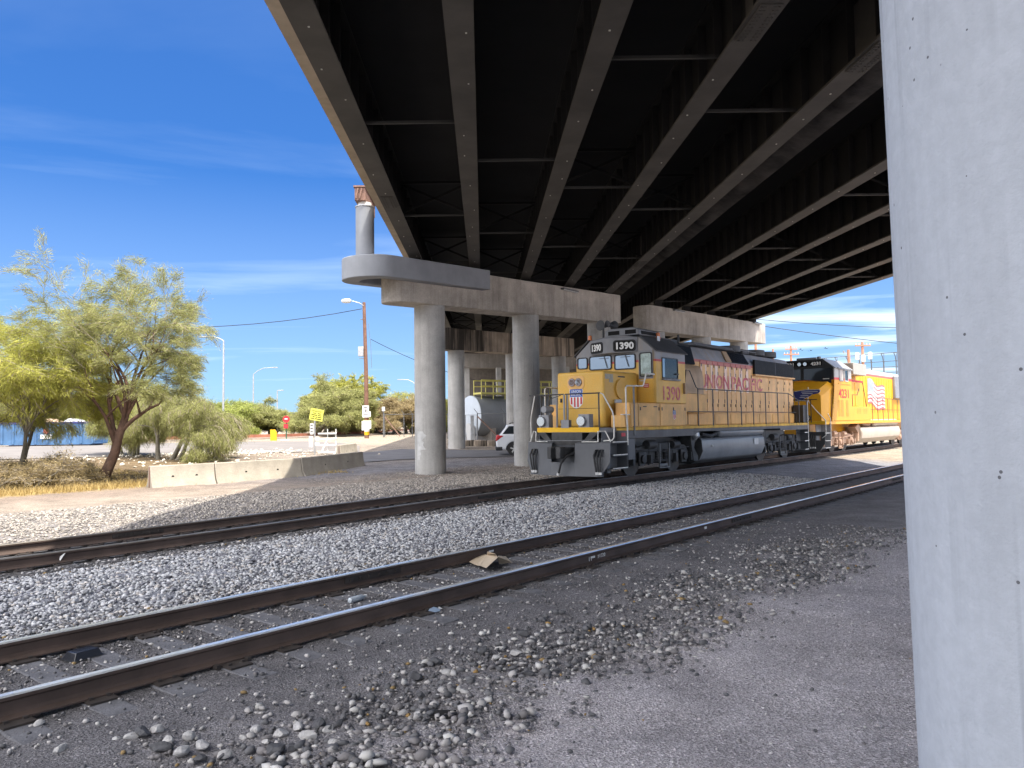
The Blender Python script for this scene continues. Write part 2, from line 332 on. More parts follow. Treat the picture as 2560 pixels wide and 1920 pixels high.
def fastmesh(name, co, faces, mats, attrs=None, parent=None, smooth=False):
    me = bpy.data.meshes.new(name); n = len(co); k = faces.shape[1]
    me.vertices.add(n); me.vertices.foreach_set('co', np.ascontiguousarray(co, dtype=np.float32).ravel())
    me.loops.add(faces.size); me.loops.foreach_set('vertex_index', np.ascontiguousarray(faces, dtype=np.int32).ravel())
    me.polygons.add(len(faces)); me.polygons.foreach_set('loop_start', np.arange(0, faces.size, k, dtype=np.int32))
    try: me.polygons.foreach_set('loop_total', np.full(len(faces), k, dtype=np.int32))
    except Exception: pass
    if smooth: me.polygons.foreach_set('use_smooth', np.ones(len(faces), dtype=bool))
    me.update(calc_edges=True); me.validate()
    for a, (typ, data) in (attrs or {}).items():
        at_ = me.attributes.new(a, typ, 'POINT')
        at_.data.foreach_set('color' if typ == 'FLOAT_COLOR' else 'value', np.ascontiguousarray(data, dtype=np.float32).ravel())
    me.materials.append(M[mats] if isinstance(mats, str) else mats)
    o = bpy.data.objects.new(name, me); COL.objects.link(o)
    if parent: o.parent = parent
    return o
# ------------------------------------------------------------------ ground
def ground_material():
    m = bpy.data.materials.new('ground'); m.use_nodes = True
    nt = m.node_tree; nt.nodes.clear(); N = nt.nodes.new; K = nt.links.new
    o = N('ShaderNodeOutputMaterial'); b = N('ShaderNodeBsdfPrincipled'); K(b.outputs[0], o.inputs[0]); b.inputs['Roughness'].default_value = 0.92; b.inputs['Specular IOR Level'].default_value = 0.15
    g = N('ShaderNodeNewGeometry'); pos = g.outputs['Position']
    def dot(v):
        d = N('ShaderNodeVectorMath'); d.operation = 'DOT_PRODUCT'; d.inputs[1].default_value = v; K(pos, d.inputs[0]); return d.outputs['Value']
    def noi(sc, det=5, ro=0.6):
        n = N('ShaderNodeTexNoise'); n.inputs['Scale'].default_value = sc; n.inputs['Detail'].default_value = det; n.inputs['Roughness'].default_value = ro; K(pos, n.inputs['Vector']); return n.outputs['Fac']
    def ma(op, a, bb):
        x = N('ShaderNodeMath'); x.operation = op
        for i, q in enumerate((a, bb)):
            if isinstance(q, (int, float)): x.inputs[i].default_value = q
            else: K(q, x.inputs[i])
        return x.outputs[0]
    def ramp(f, stops, interp='LINEAR'):
        r = N('ShaderNodeValToRGB'); r.color_ramp.interpolation = interp; e = r.color_ramp.elements
        for i, (p, c) in enumerate(stops):
            q = e[i] if i < 2 else e.new(p)
            q.position = p; q.color = (*c, 1)
        K(f, r.inputs[0]); return r.outputs[0]
    def mix(f, a, bb, mode='MIX'):
        x = N('ShaderNodeMixRGB'); x.blend_type = mode
        for i, q in ((0, f), (1, a), (2, bb)):
            if isinstance(q, (int, float)): x.inputs[i].default_value = q
            elif isinstance(q, tuple): x.inputs[i].default_value = (*q, 1)
            else: K(q, x.inputs[i])
        return x.outputs[0]
    l = dot(tuple(Lv)); t = dot(tuple(T))
    wob = ma('MULTIPLY', ma('SUBTRACT', noi(0.9, 6), 0.5), 1.5)
    lw = ma('ADD', l, wob)
    Z = lambda x: (x+10)/110
    dirt = (0.56, 0.525, 0.54); dark = (0.19, 0.184, 0.19); bal = (0.31, 0.315, 0.34); grav = (0.265, 0.245, 0.238)
    tan = (0.335, 0.28, 0.23); tan2 = (0.28, 0.225, 0.185); grass = (0.36, 0.27, 0.12); dry = (0.20, 0.145, 0.085); far = (0.31, 0.26, 0.205)
    zones = ramp(ma('DIVIDE', ma('ADD', lw, 10), 110), [(0, dirt), (Z(3.2), dirt), (Z(3.8), (0.29, 0.277, 0.28)), (Z(5.5), dark), (Z(7.9), (0.155, 0.15, 0.153)), (Z(8.3), bal), (Z(11.5), bal), (Z(11.9), (0.12, 0.115, 0.112)), (Z(14.6), (0.12, 0.115, 0.112)),
                     (Z(15.2), grav), (Z(19.2), (0.25, 0.233, 0.22)), (Z(20.6), tan), (Z(22.2), tan), (Z(22.9), tan2), (Z(24.1), tan2), (Z(24.7), grass), (Z(25.5), grass), (Z(26.2), dry), (Z(40), dry), (Z(43), far), (Z(90), (0.30, 0.25, 0.18))])
    # beyond the barrier's start the dry bank turns into gravel, and past the bridge shade into pale dirt
    tw = ma('ADD', t, ma('MULTIPLY', wob, 1.3))
    gfar = ramp(ma('DIVIDE', lw, 100), [(0.2, (0.27, 0.255, 0.25)), (0.245, (0.25, 0.24, 0.245)), (0.30, (0.29, 0.25, 0.215)), (0.36, (0.32, 0.27, 0.22))])
    mk = ma('MULTIPLY', ramp(ma('DIVIDE', ma('SUBTRACT', tw, ma('ADD', 12, ma('MULTIPLY', 0.75, ma('MAXIMUM', ma('SUBTRACT', l, 27), 0)))), 5), [(0, (0, 0, 0)), (1, (1, 1, 1))]), ramp(ma('DIVIDE', ma('SUBTRACT', lw, 21), 3), [(0, (0, 0, 0)), (1, (1, 1, 1))]))
    c = mix(mk, zones, gfar)
    mk2 = ma('MULTIPLY', ramp(ma('DIVIDE', ma('SUBTRACT', tw, 36), 3), [(0, (0, 0, 0)), (1, (1, 1, 1))]), ramp(ma('DIVIDE', ma('SUBTRACT', lw, 8.0), 1.0), [(0, (0, 0, 0)), (1, (1, 1, 1))]))
    c = mix(mk2, c, (0.38, 0.32, 0.25))
    sp1 = ramp(noi(85, 5, 0.72), [(0.34, (0.42,)*3), (0.5, (0.97,)*3), (0.66, (1.6,)*3)])
    sp2 = ramp(noi(1.3, 6), [(0.3, (0.72,)*3), (0.7, (1.18,)*3)])
    v = N('ShaderNodeTexVoronoi'); v.inputs['Scale'].default_value = 52; K(pos, v.inputs['Vector'])
    vr = ramp(v.outputs['Color'], [(0.1, (0.62,)*3), (0.55, (0.98,)*3), (0.9, (1.45,)*3)])
    c = mix(1.0, c, sp1, 'MULTIPLY'); c = mix(1.0, c, sp2, 'MULTIPLY'); c = mix(0.75, c, mix(1.0, c, vr, 'MULTIPLY'))
    K(c, b.inputs['Base Color'])
    bn = N('ShaderNodeBump'); bn.inputs['Strength'].default_value = 0.9; bn.inputs['Distance'].default_value = 0.03
    K(ma('ADD', noi(60, 6, 0.7), ma('MULTIPLY', v.outputs['Distance'], 0.6)), bn.inputs['Height']); K(bn.outputs[0], b.inputs['Normal'])
    return m
def axis_pts(lo, a, b, hi, fine, grow=1.12):
    mid = list(np.arange(a, b, fine)); s = fine; x = b; up = []
    while x < hi: up.append(x); s *= grow; x += s
    s = fine; x = a; dn = []
    while x > lo: s *= grow; x -= s; dn.append(x)
    return np.array(dn[::-1] + mid + up)
tt = axis_pts(-900, -3, 14, 2600, 0.11, 1.07); ll = axis_pts(-900, -2, 9, 2600, 0.11, 1.07)
TT, LL = np.meshgrid(tt, ll, indexing='ij')
ZZ = gtl(TT, LL)
XX = TT*T.x + LL*Lv.x; YY = TT*T.y + LL*Lv.y
near = (TT > -8) & (TT < 40) & (LL > -6) & (LL < 34)
for i, j in zip(*np.nonzero(near)):
    p = Vector((XX[i, j], YY[i, j], 0)); l_ = LL[i, j]
    a = 0.012 if 5.2 < l_ < 8.3 or 11.6 < l_ < 15 else 0.03
    ZZ[i, j] += a*(noise.noise(p*1.3) + 0.6*noise.noise(p*4.1))
bank = (LL > 26.5) & (TT < 13) & (LL < 36)
ZZ[bank] += 0.10*np.sin(XX[bank]*1.7)*np.cos(YY[bank]*1.3)
co = np.stack([XX, YY, ZZ], -1).reshape(-1, 3)
a_, b_ = TT.shape; idx = np.arange(a_*b_).reshape(a_, b_)
fc = np.stack([idx[:-1, :-1], idx[1:, :-1], idx[1:, 1:], idx[:-1, 1:]], -1).reshape(-1, 4)
g = fastmesh('ground', co, fc, ground_material(), smooth=True); tag(g, kind='structure')

# asphalt lane that passes behind the barrier and under the bridge
def sheet(name, near_px, far_px, material, lift=0.03, nsub=8):
    A = [on(*p) for p in near_px]; B = [on(*p) for p in far_px]; vs = []; fs = []
    def res(P, k):
        out = []
        for i in range(len(P)-1):
            for j in range(k): out.append(P[i].lerp(P[i+1], j/k))
        return out + [P[-1]]
    A = res(A, nsub); B = res(B, nsub); n = len(A); rows = 7
    for r in range(rows):
        for i in range(n):
            p = A[i].lerp(B[i], r/(rows-1)); vs.append((p.x, p.y, gz(p.x, p.y)+lift))
    for r in range(rows-1):
        for i in range(n-1): fs.append((r*n+i, r*n+i+1, (r+1)*n+i+1, (r+1)*n+i))
    mb = MB(); mb._add(vs, fs); o = mb.build(name, material); tag(o, kind='structure'); return o
M['asphalt'] = mat('worn asphalt', (0.155, 0.15, 0.15), 0.9, var=0.2, scale=0.8, bump=0.3, bscale=50, fine=0.15)
M['asphalt_pale'] = mat('dusty asphalt', (0.205, 0.187, 0.172), 0.9, var=0.15, scale=0.6, bump=0.3, bscale=50, fine=0.1)
sheet('road', [(905, 1157), (1000, 1150), (1110, 1146), (1230, 1143), (1360, 1141), (1500, 1138)], [(905, 1133), (1000, 1124), (1110, 1125), (1230, 1126), (1360, 1126), (1500, 1125)], 'asphalt')
sheet('road', [(-260, 1160), (0, 1150), (300, 1142), (500, 1136), (760, 1131), (850, 1131), (899, 1133)], [(-260, 1126), (0, 1118), (300, 1111), (500, 1107), (760, 1104), (850, 1108), (899, 1116)], 'asphalt_pale', 0.034)

# ------------------------------------------------------------------ gravel and stones
_ph = (1+5**.5)/2
ICO = np.array([(-1, _ph, 0), (1, _ph, 0), (-1, -_ph, 0), (1, -_ph, 0), (0, -1, _ph), (0, 1, _ph), (0, -1, -_ph), (0, 1, -_ph), (_ph, 0, -1), (_ph, 0, 1), (-_ph, 0, -1), (-_ph, 0, 1)])/math.hypot(1, _ph)
ICF = np.array([(0, 11, 5), (0, 5, 1), (0, 1, 7), (0, 7, 10), (0, 10, 11), (1, 5, 9), (5, 11, 4), (11, 10, 2), (10, 7, 6), (7, 1, 8), (3, 9, 4), (3, 4, 2), (3, 2, 6), (3, 6, 8), (3, 8, 9), (4, 9, 5), (2, 4, 11), (6, 2, 10), (8, 6, 7), (9, 8, 1)])
M['stone'] = stonemat('gravel stone')
PAL = {'bal': [((0.47, 0.475, 0.485), .42), ((0.34, 0.345, 0.355), .26), ((0.17, 0.17, 0.19), .17), ((0.46, 0.43, 0.40), .11), ((0.09, 0.09, 0.10), .04)],
       'dark': [((0.12, 0.12, 0.125), .38), ((0.19, 0.18, 0.18), .30), ((0.38, 0.365, 0.355), .22), ((0.46, 0.45, 0.43), .08), ((0.27, 0.19, 0.09), .02)],
       'dirt': [((0.40, 0.37, 0.385), .5), ((0.55, 0.52, 0.53), .27), ((0.22, 0.205, 0.21), .18), ((0.65, 0.63, 0.61), .05)],
       'white': [((0.62, 0.57, 0.48), .7), ((0.45, 0.39, 0.31), .3)],
       'warm': [((0.30, 0.27, 0.24), .5), ((0.40, 0.365, 0.32), .25), ((0.20, 0.185, 0.17), .25)]}
def stones(name, n, tr, lr, rr, pal, sink=0.25, dens=None, pts=None, flat=0.62, skew=1.0):
    if pts is None:
        t = tr[0] + (tr[1]-tr[0])*rng.random(n)**skew; l = lr[0] + (lr[1]-lr[0])*rng.random(n)
        if dens is not None:
            k = rng.random(n) < dens(t, l); t = t[k]; l = l[k]; n = len(t)
    else:
        t, l = pts; n = len(t)
    r = rr[0] + (rr[1]-rr[0])*rng.random(n)**2.2
    v = ICO[None]*(1+0.36*(rng.random((n, 12, 1))-0.5)*2)
    v = v*(np.stack([1.05+.6*(rng.random(n)-.5), 0.78+.4*(rng.random(n)-.5), flat+.3*(rng.random(n)-.5)], -1)[:, None])
    a = rng.random(n)*2*np.pi; bt = (rng.random(n)-.5)*0.9
    cx, sx = np.cos(bt)[:, None], np.sin(bt)[:, None]
    y = v[..., 1]*cx - v[..., 2]*sx; z = v[..., 1]*sx + v[..., 2]*cx; x = v[..., 0]
    ca, sa = np.cos(a)[:, None], np.sin(a)[:, None]
    V = np.stack([x*ca - y*sa, x*sa + y*ca, z], -1)*r[:, None, None]
    X = t*T.x + l*Lv.x; Y = t*T.y + l*Lv.y; zz = gtl(t, l) + 0.006 + r*flat*(1-2*sink)
    V += np.stack([X, Y, zz], -1)[:, None]
    F = (ICF[None] + (np.arange(n)*12)[:, None, None]).reshape(-1, 3)
    cs = np.array([c for c, _ in PAL[pal]]); pr = np.array([p for _, p in PAL[pal]]); pr = pr/pr.sum()
    c = cs[rng.choice(len(cs), n, p=pr)]*(0.8+0.4*rng.random((n, 1)))
    C = np.repeat(np.concatenate([c, np.ones((n, 1))], 1), 12, 0)
    o = fastmesh(name, V.reshape(-1, 3), F, 'stone', {'tone': ('FLOAT_COLOR', C)})
    return tag(o, kind='stuff')
stones('gravel', 42000, (-0.5, 26), (8.05, 11.75), (0.016, 0.034), 'bal', 0.2, skew=1.25)
stones('gravel', 7000, (-0.5, 16), (8.0, 8.7), (0.012, 0.03), 'dark', 0.25)
stones('gravel', 3000, (-0.5, 16), (11.4, 12.2), (0.012, 0.035), 'dark', 0.25)
edge = lambda t, l: np.clip(np.exp(-((l-3.75-0.25*np.sin(t*1.7))/0.62)**2)*1.0 + 0.22*(l > 3.6), 0, 1)
stones('gravel', 26000, (-0.5, 15), (2.7, 5.95), (0.007, 0.024), 'dark', 0.25, edge, skew=1.3)
stones('gravel', 3600, (-0.2, 13), (2.9, 4.9), (0.02, 0.042), 'dark', 0.22, edge, skew=1.4)
stones('gravel', 420, (0.9, 4.2), (3.0, 4.1), (0.02, 0.05), 'dark', 0.15, lambda t, l: np.exp(-((l-3.35-.12*(t-1))/.45)**2))
stones('gravel', 6000, (0.5, 16), (6.2, 7.5), (0.006, 0.022), 'dark', 0.3, skew=1.3)
stones('gravel', 30000, (-1.5, 13), (-2.5, 3.4), (0.003, 0.0085), 'dirt', 0.3, skew=1.5)
stones('gravel', 2400, (-1, 14), (-2, 3.4), (0.007, 0.016), 'dirt', 0.32)
stones('gravel', 22000, (2, 26), (14.9, 20.2), (0.02, 0.038), 'warm', 0.3, skew=1.0)
stones('gravel', 5200, (15, 29), (33, 43.5), (0.04, 0.12), 'white', 0.25, lambda t, l: np.exp(-((l-40.3+.25*(t-24))/1.3)**2)*np.exp(-((t-23.5)/3.5)**2)+.06)

stones('gravel', 9000, (16, 37), (19.6, 23.0), (0.018, 0.036), 'warm', 0.28, lambda t, l: .25+.75*(np.minimum(np.minimum((t-21.06)**2, (t-27.1)**2), (t-33.15)**2)+(l-21.5)**2 < 1.6))
stones('gravel', 520, (-1, 13), (-2, 3.2), (0.006, 0.02), 'dark', 0.33)
# larger loose rocks, one object each
def rock(name, label, group, t, l, r, tone, seed, sink=0.22):
    rr = np.random.default_rng(seed)
    b = bmesh.new(); bmesh.ops.create_icosphere(b, subdivisions=2, radius=1)
    s = np.array([1.15, 0.85, 0.62])*(0.85+0.3*rr.random(3)); off = Vector(rr.random(3)*20)
    cuts = []
    for _ in range(9):
        q = Vector(rr.normal(0, 1, 3)).normalized(); cuts.append((q, 0.52+0.3*rr.random()))
    for v in b.verts:
        d = v.co.copy()
        for q, h in cuts:
            e = d.dot(q)
            if e > h: d -= q*(e-h)
        d *= 1+0.10*noise.noise(v.co*2.3+off)
        v.co = Vector((d.x*s[0], d.y*s[1], d.z*s[2]))*r*1.2
    bmesh.ops.rotate(b, verts=b.verts, cent=(0, 0, 0), matrix=Matrix.Rotation(rr.random()*6.3, 3, 'Z') @ Matrix.Rotation((rr.random()-.5)*.6, 3, 'X'))
    me = bpy.data.meshes.new(name); b.to_mesh(me); b.free(); me.materials.append(M[tone])
    o = bpy.data.objects.new(name, me); COL.objects.link(o); p = W(t, l); o.location = (p.x, p.y, float(gtl(t, l))+r*0.62*(1-2*sink)+0.01)
    return tag(o, label, 'rock', group)
M['rock_pale'] = mat('pale rock', (0.42, 0.41, 0.40), 0.9, var=0.3, scale=14, bump=0.4, bscale=50)
M['rock_dark'] = mat('dark rock', (0.085, 0.085, 0.09), 0.85, var=0.35, scale=14, bump=0.4, bscale=50)
M['rock_rust'] = mat('ochre rock', (0.30, 0.19, 0.07), 0.9, var=0.35, scale=14, bump=0.4, bscale=50)
rk = random.Random(5)
for k, (px, py) in enumerate([(330, 1850), (395, 1832), (420, 1862), (470, 1850), (505, 1872), (455, 1890), (610, 1850), (640, 1832), (700, 1842), (745, 1826), (770, 1850), (665, 1862), (820, 1832), (835, 1865), (150, 1880), (560, 1895),
                              (960, 1772), (1008, 1790), (1045, 1790), (1118, 1690), (1133, 1690), (1160, 1735), (1240, 1650), (1330, 1600), (1400, 1612), (1520, 1560), (1590, 1480), (1290, 1640), (95, 1815), (290, 1855)]):
    p = on(px, min(py, 1905)); t_, l_ = tl(p.x, p.y)
    rock('rock', 'one of the pale fist sized rocks among dark gravel beside the near track', 'pale loose rocks beside the near track', t_, l_, rk.uniform(.024, .046), 'rock_pale', k)
for k, (px, py) in enumerate([(355, 1842), (400, 1880), (500, 1905), (690, 1885), (730, 1880), (800, 1818), (850, 1815), (1040, 1700), (1090, 1660), (1205, 1635), (1310, 1590), (1430, 1580), (1322, 1690), (1050, 1745)]):
    p = on(px, min(py, 1905)); t_, l_ = tl(p.x, p.y)
    rock('rock', 'one of the charcoal rocks among the gravel beside the near track', 'charcoal loose rocks beside the near track', t_, l_, rk.uniform(.026, .055), 'rock_dark', 50+k)
for k, (px, py) in enumerate([(920, 1815), (1022, 1795), (1263, 1648), (1322, 1648), (1272, 1573), (1370, 1562), (1530, 1518), (1560, 1465), (1485, 1577), (1190, 1685)]):
    p = on(px, py); t_, l_ = tl(p.x, p.y)
    rock('rock', 'one of the mustard yellow lumps scattered in the dark gravel', 'mustard yellow lumps in the gravel', t_, l_, rk.uniform(.018, .027), 'rock_rust', 90+k)

# ------------------------------------------------------------------ railway tracks
def frail(t): return 0.20 + 0.13*float(sm(4, 18, t))
RAIL = [(-.07, 0), (.07, 0), (.07, .012), (.02, .03), (.009, .05), (.009, .115), (.034, .132), (.036, .155), (.03, .168), (-.03, .168), (-.036, .155), (-.034, .132), (-.009, .115), (-.009, .05), (-.02, .03), (-.07, .012)]
def rail(l, ts, zf, parent, top):
    mb = MB(); n = len(RAIL)
    for i in range(len(ts)-1):
        t0, t1 = ts[i], ts[i+1]; z0, z1 = zf(t0)-.168, zf(t1)-.168
        vs = [(t0, l+u, z0+v) for u, v in RAIL] + [(t1, l+u, z1+v) for u, v in RAIL]
        b = len(mb.v); mb.v.extend(vs)
        for j in range(n):
            mb.f.append((b+j, b+j+n, b+(j+1) % n+n, b+(j+1) % n)); mb.m.append(1 if 7 <= j <= 9 else 0)
    mb.f.append(tuple(range(n))); mb.m.append(0); mb.f.append(tuple(range(len(mb.v)-1, len(mb.v)-n-1, -1))); mb.m.append(0)
    return mb.build('rail', ['rail_side', top], parent, angle=25)
def joint_bar(parent, t, l, z):
    m_ = MB()
    for s in (-1, 1):
        m_.box(t-.45, t+.45, l+s*.016-.012, l+s*.016+.012, z-.115, z-.045)
        for k in (-.36, -.22, -.08, .08, .22, .36): m_.box(t+k-.016, t+k+.016, l+s*.035-.01, l+s*.035+.01, z-.098, z-.066)
    return m_.build('joint_bar', 'plate', parent)
def track(label, lc, t0, t1, zf, step, tops, tie_mat, tie_top, nmax=100):
    root = thing('railway_track', label, 'railway track', (0, 0, 0), TROT)
    ts = list(np.arange(t0, min(t1, 30), 1.5)) + list(np.arange(30, t1+.1, 8))
    for s, tp in zip((-1, 1), tops): rail(lc+s*0.753, ts, zf, root, tp)
    for (t_, l_) in ((14.2, lc-.753), (6.4, lc+.753), (26.0, lc-.753)): joint_bar(root, t_, l_, zf(t_))
    tm = MB(); tm.box(-.115, .115, -1.3, 1.3, -.17, 0)
    proto = tm.build('tie', tie_mat, root, bevel=0.012)
    pl = MB(); pl.box(-.10, .10, -.19, .19, .001, .016)
    for sx in (-.06, .06):
        for sy in (-.1, .1): pl.box(sx-.014, sx+.014, sy-.014, sy+.014, .016, .034)
    for sx in (-.14, .14): pl.box(sx-.02, sx+.02, -.075, .075, .0, .03)
    plate = pl.build('tie_plate', 'plate', proto); plate.location = (0, -0.753, 0)
    p2 = plate.copy(); COL.objects.link(p2); p2.parent = proto; p2.location = (0, 0.753, 0)
    rr = random.Random(3); first = True
    for k in range(nmax):
        t = t0+0.3+k*step
        if t > t1: break
        o = proto if first else dup(proto, parent=root); first = False
        zt = zf(t)-.168-.017
        o.location = (t+rr.uniform(-.03, .03), lc+rr.uniform(-.05, .05), zt); o.rotation_euler = (0, 0, rr.uniform(-.02, .02))
    return root
track('nearer railway track, its rails shining at the left, with grey ties flush in the dirt', 6.83, -1.0, 62, lambda t: 0.20, 0.53, ('rail_top', 'rail_top'), 'tie', 0)
track('farther railway track that carries the two yellow locomotives', 13.2, -0.5, 75, frail, 0.53, ('rail_dull', 'rail_dull'), 'tie_dark', 0)
# ------------------------------------------------------------------ bridge
def BR(x0, y, z0): return Vector((x0+GX*y, y, z0+GZ*y))      # bridge frame: offset across, distance along, height at y = 0
Y0, Y1 = -17.0, 135.0  # deck cut short behind the camera to let more light in under it
def beam(mb, x0a, x0b, za, zb, y0, y1, m=0):
    mb.cur = m
    vs = [BR(x0a, y0, za), BR(x0b, y0, za), BR(x0b, y0, zb), BR(x0a, y0, zb), BR(x0a, y1, za), BR(x0b, y1, za), BR(x0b, y1, zb), BR(x0a, y1, zb)]
    mb._add(vs, [(0, 1, 2, 3), (7, 6, 5, 4), (0, 4, 5, 1), (1, 5, 6, 2), (2, 6, 7, 3), (3, 7, 4, 0)])
def girder(x0, z0, depth, fw, parent, label=None, stiff=0.95, splice=(), y0=Y0, y1=Y1, outer=None):
    mb = MB()
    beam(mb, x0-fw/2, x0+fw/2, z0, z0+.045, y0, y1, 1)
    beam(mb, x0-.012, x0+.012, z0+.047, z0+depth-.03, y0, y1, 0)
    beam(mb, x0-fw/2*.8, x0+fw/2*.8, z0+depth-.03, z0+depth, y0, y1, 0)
    y = y0+.4
    while y < min(y1, 62):
        for s in (-1, 1):
            if outer == s: continue
            a, b = sorted((x0+s*.014, x0+s*fw*.36)); beam(mb, a, b, z0+.05, z0+depth-.04, y, y+.02, 2)
        y += stiff
    for ys in splice:                                          # bolted splice plates
        beam(mb, x0-fw*.36, x0+fw*.36, z0-.022, z0-.003, ys-.55, ys+.55, 1)
        for i in range(11):
            for dx in (-.12, -.06, .06, .12):
                beam(mb, x0+dx*fw/.42-.013, x0+dx*fw/.42+.013, z0-.036, z0-.024, ys-.5+i*.1, ys-.474+i*.1, 1)
        beam(mb, x0+.016, x0+.03, z0+.2, z0+depth-.2, ys-.45, ys+.45, 1); beam(mb, x0-.03, x0-.016, z0+.2, z0+depth-.2, ys-.45, ys+.45, 1)
    rr = random.Random(int(x0*100)); y = 4.0
    while y < 40:                                              # stray pale bolt heads
        dxx = rr.uniform(-.1, .1); beam(mb, x0+dxx-.014, x0+dxx+.014, z0-.015, z0-.002, y, y+.028, 3); y += rr.uniform(1.2, 2.6)
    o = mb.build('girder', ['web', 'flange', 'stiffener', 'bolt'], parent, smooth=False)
    if label: o['label'] = label
    return o
def overpass(name, label, xs, z0, depth, fw, slab, para, group, bays, outer, splice):
    r = thing(name, label, 'overpass deck', (0, 0, 0), 0, group)
    for i, x in enumerate(xs): girder(x, z0, depth, fw if i not in outer else fw*1.05, r, splice=splice.get(i, ()), outer=outer.get(i))
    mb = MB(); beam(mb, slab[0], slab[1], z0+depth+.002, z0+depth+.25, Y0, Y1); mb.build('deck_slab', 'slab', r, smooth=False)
    for s, x in para:
        mb = MB(); a, b = (x, x+.30) if s < 0 else (x-.30, x)
        beam(mb, a, b, z0+depth-.02, z0+depth+1.12, Y0, Y1); mb.build('parapet', 'fascia', r, smooth=False)
    for (i, ystart) in bays:
        xa, xb = xs[i]+.02, xs[i+1]-.02
        y = ystart
        while y > -10: y -= 7.68
        while y < 70:
            mb = MB(); beam(mb, xa, xb, z0+.10, z0+.155, y-.03, y+.03, 0)
            if y > 20:
                for (za, zb) in ((z0+.18, z0+depth-.15), (z0+depth-.15, z0+.18)):
                    mb.cur = 1; mb.bar(BR(xa, y+.06, za), BR(xb, y+.06, zb), .07, .02, (0, 1, 0))
                beam(mb, xa, xb, z0+depth-.2, z0+depth-.13, y-.04, y+.04, 1)
            mb.build('cross_brace', ['brace', 'web'], r, smooth=False); y += 7.68
    return r
LX = [-2.55, -0.30, 1.95, 4.17, 6.45]
overpass('overpass', 'steel girder overpass deck overhead, the one with its parapet against the open blue sky', LX, 7.66, 1.3, .44, (-3.62, 7.55), [(-1, -3.66)], None,
         [(0, 15.4), (1, 17.9), (2, 12.6), (3, 15.0)], {0: -1}, {3: (11.2,), 4: (12.4, 31.0), 0: (21.0,)})
RX = [10.1, 12.45, 14.78, 17.1, 19.3]
overpass('overpass', 'steel girder overpass deck behind the near column, ending against cloudy sky at the right', RX, 7.86, 1.3, .44, (7.75, 19.66), [(1, 19.70)], None,
         [(0, 22.1), (1, 24.6), (2, 27.0), (3, 29.3)], {4: 1}, {})
for nm, XS, z0 in (('overpass', LX, 7.66), ('overpass.001', RX, 7.86)):
    for x in XS:
        t_ = (x - GX*0 + 21.5*0.772 - 0) / .636
        for _ in range(20):
            P = W(t_, 21.5); t_ += (x - (P.x - GX*P.y))/.665
        P = W(t_, 21.5); top = (6.50+1.47+.0387*(t_-18.8)) if x < 8 else (6.99+1.42+.0268*(t_-37.2)); zb_ = z0+GZ*P.y
        m_ = MB(); m_.box(P.x-.2, P.x+.2, P.y-.25, P.y+.25, top+.10, zb_-.002); m_.box(P.x-.3, P.x+.3, P.y-.35, P.y+.35, top-.02, top+.099); m_.build('bearing', 'web', bpy.data.objects[nm])
mb = MB(); nseg = 90; rr = random.Random(8)                   # broken concrete edge between the two decks
vs = []; fs = []
ys = [Y0+(80-Y0)*i/nseg for i in range(nseg+1)]
for i, y in enumerate(ys):
    j = 0.09*noise.noise(Vector((y*.9, 3, 1)))+0.06*noise.noise(Vector((y*2.9, 1, 1)))
    for (x, z) in ((7.35, 8.95), (7.45+j, 8.62+j), (7.8, 8.45-j), (8.15+j*1.5, 8.36+j), (8.3+j, 8.9)): vs.append(BR(x, y, z))
for i in range(nseg):
    for k in range(4): fs.append((i*5+k, i*5+k+1, i*5+k+6, i*5+k+5))
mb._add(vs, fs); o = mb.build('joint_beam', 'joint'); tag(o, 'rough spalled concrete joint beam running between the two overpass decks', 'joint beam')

# ------------------------------------------------------------------ piers
def pier(label, l, cols, rad, ta, tb, zba, zbb, h, half, endround, col_mat, cap_mat, group='bridge piers', rot=0, ledge=False, lean=0.0):
    r = thing('bridge_pier', label, 'bridge pier', W(ta, l), TROT, group)
    base = W(ta, l)
    zb = lambda t: zba + (zbb-zba)*(t-ta)/(tb-ta)
    poly = []
    n = 10
    L0 = -half
    if endround[0]: poly += [(half*1.0-half*math.sin(a)*1.0, -half*math.cos(a)) for a in [math.pi*k/n for k in range(n, -1, -1)]]
    else: poly += [(0, half), (0, -half)]
    ln = tb-ta
    if endround[1]: poly += [(ln-half+half*math.sin(a), -half*math.cos(a)) for a in [math.pi*k/n for k in range(0, n+1)]]
    else: poly += [(ln, -half), (ln, half)]
    mb = MB(); vs = [(u, v, zb(ta+u)) for u, v in poly] + [(u, v, zb(ta+u)+h) for u, v in poly]; k = len(poly)
    mb._add(vs, [tuple(range(k)), tuple(range(2*k-1, k-1, -1))] + [(i, (i+1) % k, (i+1) % k+k, i+k) for i in range(k)])
    mb.build('pier_cap', cap_mat, r, bevel=0.035)
    for t in cols:
        p = W(t, l); g0 = gz(p.x, p.y)
        mb = MB(); mb.lathe([(rad, g0-.6), (rad, g0+.3), (rad, zb(t)+.03)], (t-ta, 0, 0), 'z', 40); 
        if lean: mb.v = [(x+lean[0]*(z-2), y+lean[1]*(z-2), z) for x, y, z in mb.v]
        mb.build('column', col_mat, r, angle=60)
    return r
Z1a, Z1b = 6.50, 7.10
p1 = pier('concrete pier left of the locomotives, bearing a grey ring beam at its outer end', 21.5, (21.06, 27.1, 33.15), .60, 18.8, 34.3, Z1a, Z1b, 1.47, .62, (True, False), 'concrete_column', 'concrete_cap')
pier('concrete pier whose cap shows above the faded locomotive under the sky end', 21.5, (38.9, 44.9, 50.7), .60, 37.2, 54.0, 6.99, 7.44, 1.42, .62, (True, False), 'concrete_column', 'concrete_cap')
